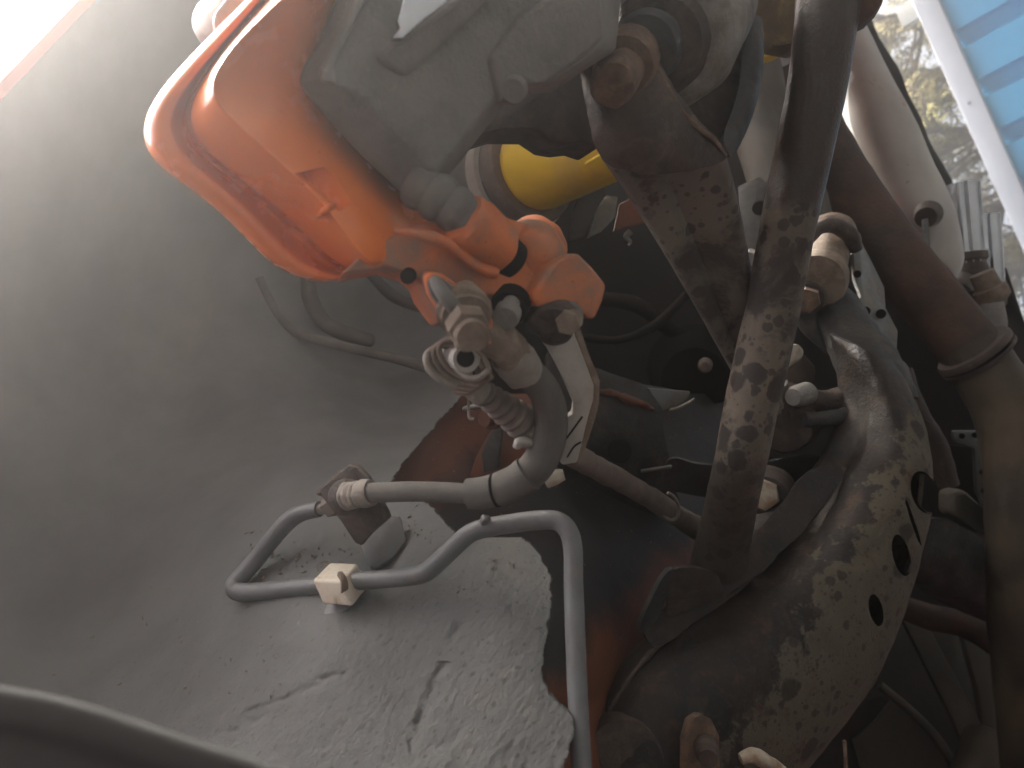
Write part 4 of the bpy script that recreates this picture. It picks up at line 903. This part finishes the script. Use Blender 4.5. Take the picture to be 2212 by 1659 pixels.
for i, (u0, v0, u1, v1, r, d, lb_) in enumerate(((2092, 575, 2078, 398, 32, 1.0, 'ribbed chrome tailpipe tip nearer the muffler end'), (2140, 640, 2128, 465, 26, 1.05, 'narrower ribbed chrome tailpipe tip behind the first one'))):
    tp = thing('tailpipe_tip', lb_, 'tailpipe', P(u0, v0, d), 'tailpipe tips')
    vv, ff_ = tube_geo([(u0, v0, d, r), ((u0 + u1) / 2, (v0 + v1) / 2, d, r), (u1, v1, d, r)], n=28, flute=.05, cap=False, k=3)
    mk('tip_tube', vv, ff_, m['chrome'], tp, solid=.0015, smooth=30)
    lathe('tip_collar', (u0 + 2, v0 + 22, d), (u0 - 2, v0 - 28, d), [(0, r * .7), (0, r * 1.05), (.3, r * 1.18), (.6, r * 1.05), (.7, r * 1.2), (1, r * 1.18)], m['rust'], tp, n=32)
    lathe('tip_elbow', (u0 - 18, v0 + 45, d), (u0 + 4, v0, d), [(0, 0), (0, r * .7), (.2, r * .95), (1, r * 1.0)], m['castl'], tp, n=28)
hg = thing('exhaust_hanger', 'rusty exhaust hanger bolt with pale sleeve beside the pipe flange', 'hanger', P(2140, 690, .85))
lathe('hanger_bolt', (2120, 590, .86), (2150, 650, .86), [(0, 20), (0, 24), (.5, 26), (.55, 34), (.9, 34), (1, 28)], m['brown'], hg, n=24)
lathe('hanger_sleeve', (2138, 655, .85), (2150, 742, .85), [(0, 20), (0, 26), (.5, 28), (.9, 20), (1, 12)], m['castl'], hg, n=24)
rs = tube('rubber_side_skirt', [(2150, 590, 1.1, 22), (2175, 680, 1.05, 26), (2205, 780, 1.0, 30), (2250, 900, .95, 30)], m['black'], n=20); tag(rs, 'black rubber strip past the hanger at the edge of the daylight', 'rubber strip')

# ---- lower right: floor pressings
fp = thing('curved_floor_panel', 'dark curved floor panel with pale edge beside the subframe', 'floor panel', P(2100, 1230, .75))
loft('panel_skin', [[(2000, 1105, .66), (2060, 1130, .67), (2140, 1170, .70), (2230, 1215, .74), (2300, 1240, .78)], [(1985, 1180, .66), (2050, 1210, .66), (2140, 1240, .69), (2230, 1280, .72), (2300, 1310, .76)], [(1980, 1240, .68), (2040, 1270, .69), (2130, 1310, .71), (2220, 1350, .74), (2300, 1390, .77)], [(1975, 1270, .74), (2040, 1300, .74), (2130, 1340, .76), (2220, 1380, .78), (2300, 1420, .80)]], m['sheet'], fp, sub=3, solid=.003, rough=(.002, 40))
plate('earth_clod', [(2056, 1064, .71), (2085, 1058, .71), (2118, 1095, .71), (2155, 1140, .72), (2160, 1165, .72), (2110, 1145, .71), (2058, 1112, .71)], .02, m['tan'], fp, bevel=.004, rough=(.004, 50))
fb = thing('floor_bracket', 'bluish perforated steel rail next to the exhaust pipe', 'rail', P(2090, 980, .8))
plate('rail_side', [(2060, 930, .80), (2120, 930, .80), (2135, 1040, .80), (2160, 1100, .80), (2165, 1165, .80), (2140, 1130, .80), (2110, 1060, .80), (2105, 970, .80), (2062, 955, .80)], .006, m['bluegrey'], fb, bevel=.0015)
for (u, v) in ((2078, 942), (2106, 940), (2122, 1020), (2126, 1060)):
    lathe('rail_hole_shade', (u, v, .796), (u, v, .80), [(0, 0), (0, 6), (1, 6)], m['dark'], fb, n=12)
plate('rail_back', [(2030, 960, .84), (2110, 965, .84), (2120, 1100, .84), (2040, 1080, .84)], .006, m['black'], fb, bevel=.001)
wb = thing('webbed_floor_pressing', 'tan dirty floor pressing with triangular webs at the far corner', 'floor pressing', P(2030, 1500, .95))
plate('pressing_base', [(1700, 1480, 1.02), (1960, 1300, 1.04), (2080, 1330, 1.04), (2130, 1420, 1.02), (2190, 1580, 1.0), (2240, 1760, 1.0), (1700, 1760, 1.0)], .01, m['floor2'], wb, bevel=.003)
plate('web', [(1945, 1330, .95), (1990, 1322, .95), (2070, 1470, .93), (2135, 1590, .91), (2175, 1700, .90), (2120, 1700, .90), (2060, 1560, .92), (2000, 1440, .94)], .012, m['tan'], wb, bevel=.003)
plate('web', [(2072, 1345, .94), (2122, 1350, .94), (2165, 1500, .92), (2195, 1700, .90), (2150, 1700, .90), (2112, 1490, .92)], .012, m['tan'], wb, bevel=.003)
tube('web', [(1900, 1480, .95, 9), (1960, 1530, .94, 10), (2020, 1590, .93, 10), (2060, 1650, .92, 10)], m['tan'], wb, n=12)
plate('web_panel', [(1890, 1560, .97), (1935, 1500, .97), (1990, 1570, .96), (2040, 1640, .95), (2060, 1700, .95), (1870, 1700, .95), (1840, 1600, .96)], .006, m['tan'], wb, bevel=.002)
plate('web_panel', [(1965, 1340, .98), (2075, 1350, .98), (2060, 1460, .97), (2000, 1420, .97)], .006, m['tan'], wb, bevel=.002)
lathe('drain_cup', (2120, 1700, .78), (2160, 1598, .80), [(0, 60), (0, 64), (.85, 66), (.95, 62), (1, 50)], m['pipe2'], wb, n=36)
lathe('cup_cap', (2175, 1690, .77), (2205, 1620, .79), [(0, 30), (0, 34), (.9, 34), (1, 28)], m['nut'], wb, n=6)
tube('thin_stay', [(1824, 1600, .7, 4), (1827, 1660, .7, 4), (1828, 1740, .7, 4)], m['nut'], wb, n=8)
fh = tube('brown_fuel_hose', [(1900, 1290, .84, 22), (2000, 1330, .84, 26), (2080, 1350, .83, 28), (2150, 1390, .82, 26), (2210, 1450, .82, 24), (2280, 1560, .82, 24)], m['pipe'], n=18, rough=(.002, 30)); tag(fh, 'red brown hose crossing the dark floor beyond the subframe', 'hose')

# ---- dim clutter in the cavity behind the arms
for pth, mt_, lab in (([(1200, 600, .86, 16), (1280, 640, .84, 17), (1380, 660, .82, 17), (1460, 720, .82, 17), (1560, 760, .82, 17)], 'black', 'dark hose crossing the shadowed cavity behind the orange seat tab'),
                      ([(1220, 720, .80, 10), (1330, 735, .79, 10), (1420, 700, .79, 10), (1500, 620, .80, 10)], 'black', 'thin dark pipe curving through the shadowed cavity'),
                      ([(1950, 800, .80, 20), (1975, 880, .79, 22), (2020, 960, .79, 22), (2050, 1050, .79, 22)], 'rust', 'dark rusty hose between subframe and exhaust pipe')):
    o = tube('underbody_hose', pth, m[mt_], n=16, rough=(.002, 40)); tag(o, lab, 'hose')
bx = thing('body_bracket', 'dark folded body bracket with two bolts behind the link', 'bracket', P(1640, 520, .72))
plate('bracket_web', [(1590, 400, .72), (1640, 380, .71), (1700, 440, .70), (1690, 560, .70), (1640, 600, .71), (1600, 520, .72)], .006, m['sheet'], bx, bevel=.002, rough=(.002, 40))
for (u, v) in ((1640, 450), (1658, 510)): lathe('slot_shade', (u, v, .698), (u + 3, v - 3, .712), [(0, 0), (0, 15), (1, 15)], m['dark'], bx, n=18)
for (u, v) in ((1592, 285), (1620, 560)): hexbolt('bolt', (u, v, .68), (u + 4, v - 8, .70), 17, m['castl'], bx)

# ---- loose straw and grit caught on the housing
random.seed(3)
sv, sf_ = [], []
cl_ = [(600, 1205, 70, 26, 70), (690, 1215, 50, 14, 60), (640, 1300, 90, 20, 60), (895, 1318, 46, 24, 130), (860, 1290, 70, 14, 70), (560, 1300, 120, 60, 70), (900, 1130, 22, 40, 40), (1000, 1230, 120, 60, 40), (420, 1420, 120, 90, 70), (850, 1400, 220, 120, 60)]
for (cu, cvv, su, svv, n) in cl_:
    for _ in range(int(n * .6)):
        u, v = random.gauss(cu, su), random.gauss(cvv, svv)
        if v > 1160 and u > np.interp(v, [e_[0] for e_ in EDGE], [e_[1] for e_ in EDGE]) - 25: continue
        if v < 1160 and u > np.interp(v, [e_[0] for e_ in EDGE], [e_[1] for e_ in EDGE]) - 20: continue
        d = WH(u, v) - .0004; a = random.uniform(0, 3.14); L_ = random.uniform(2, 9); w_ = random.uniform(.5, 1.5)
        du, dv = math.cos(a) * L_, math.sin(a) * L_; o = len(sv)
        sv += [P(u - du, v - dv, d), P(u - dv / L_ * w_, v + du / L_ * w_, d - .0006), P(u + du, v + dv, d), P(u + dv / L_ * w_, v - du / L_ * w_, d - .0002), P(u, v, d + .0012)]
        sf_ += [(o, o + 1, o + 2, o + 3), (o, o + 4, o + 1), (o + 1, o + 4, o + 2), (o + 2, o + 4, o + 3), (o + 3, o + 4, o)]
st = mk('straw_grit', sv, sf_, m['straw'], smooth=180); kind(st, 'stuff'); tag(st, 'dry straw bits and grit caught on the grey housing', 'debris')

# ---- hazy air volume added to stand in for lens glare towards the sun
hz = bpy.data.materials.new('glare_air'); hz.use_nodes = True; ht = hz.node_tree
for n in list(ht.nodes):
    if n.type == 'BSDF_PRINCIPLED': ht.nodes.remove(n)
pv = ht.nodes.new('ShaderNodeVolumePrincipled'); pv.inputs['Color'].default_value = (1, .99, .975, 1); pv.inputs['Density'].default_value = .11
pv.inputs['Anisotropy'].default_value = .8
ht.links.new(pv.outputs[0], [n for n in ht.nodes if n.type == 'OUTPUT_MATERIAL'][0].inputs['Volume'])
hzb = box('glare_haze', (-152, -152, -1), (152, 152, 5.6), hz); kind(hzb, 'stuff')
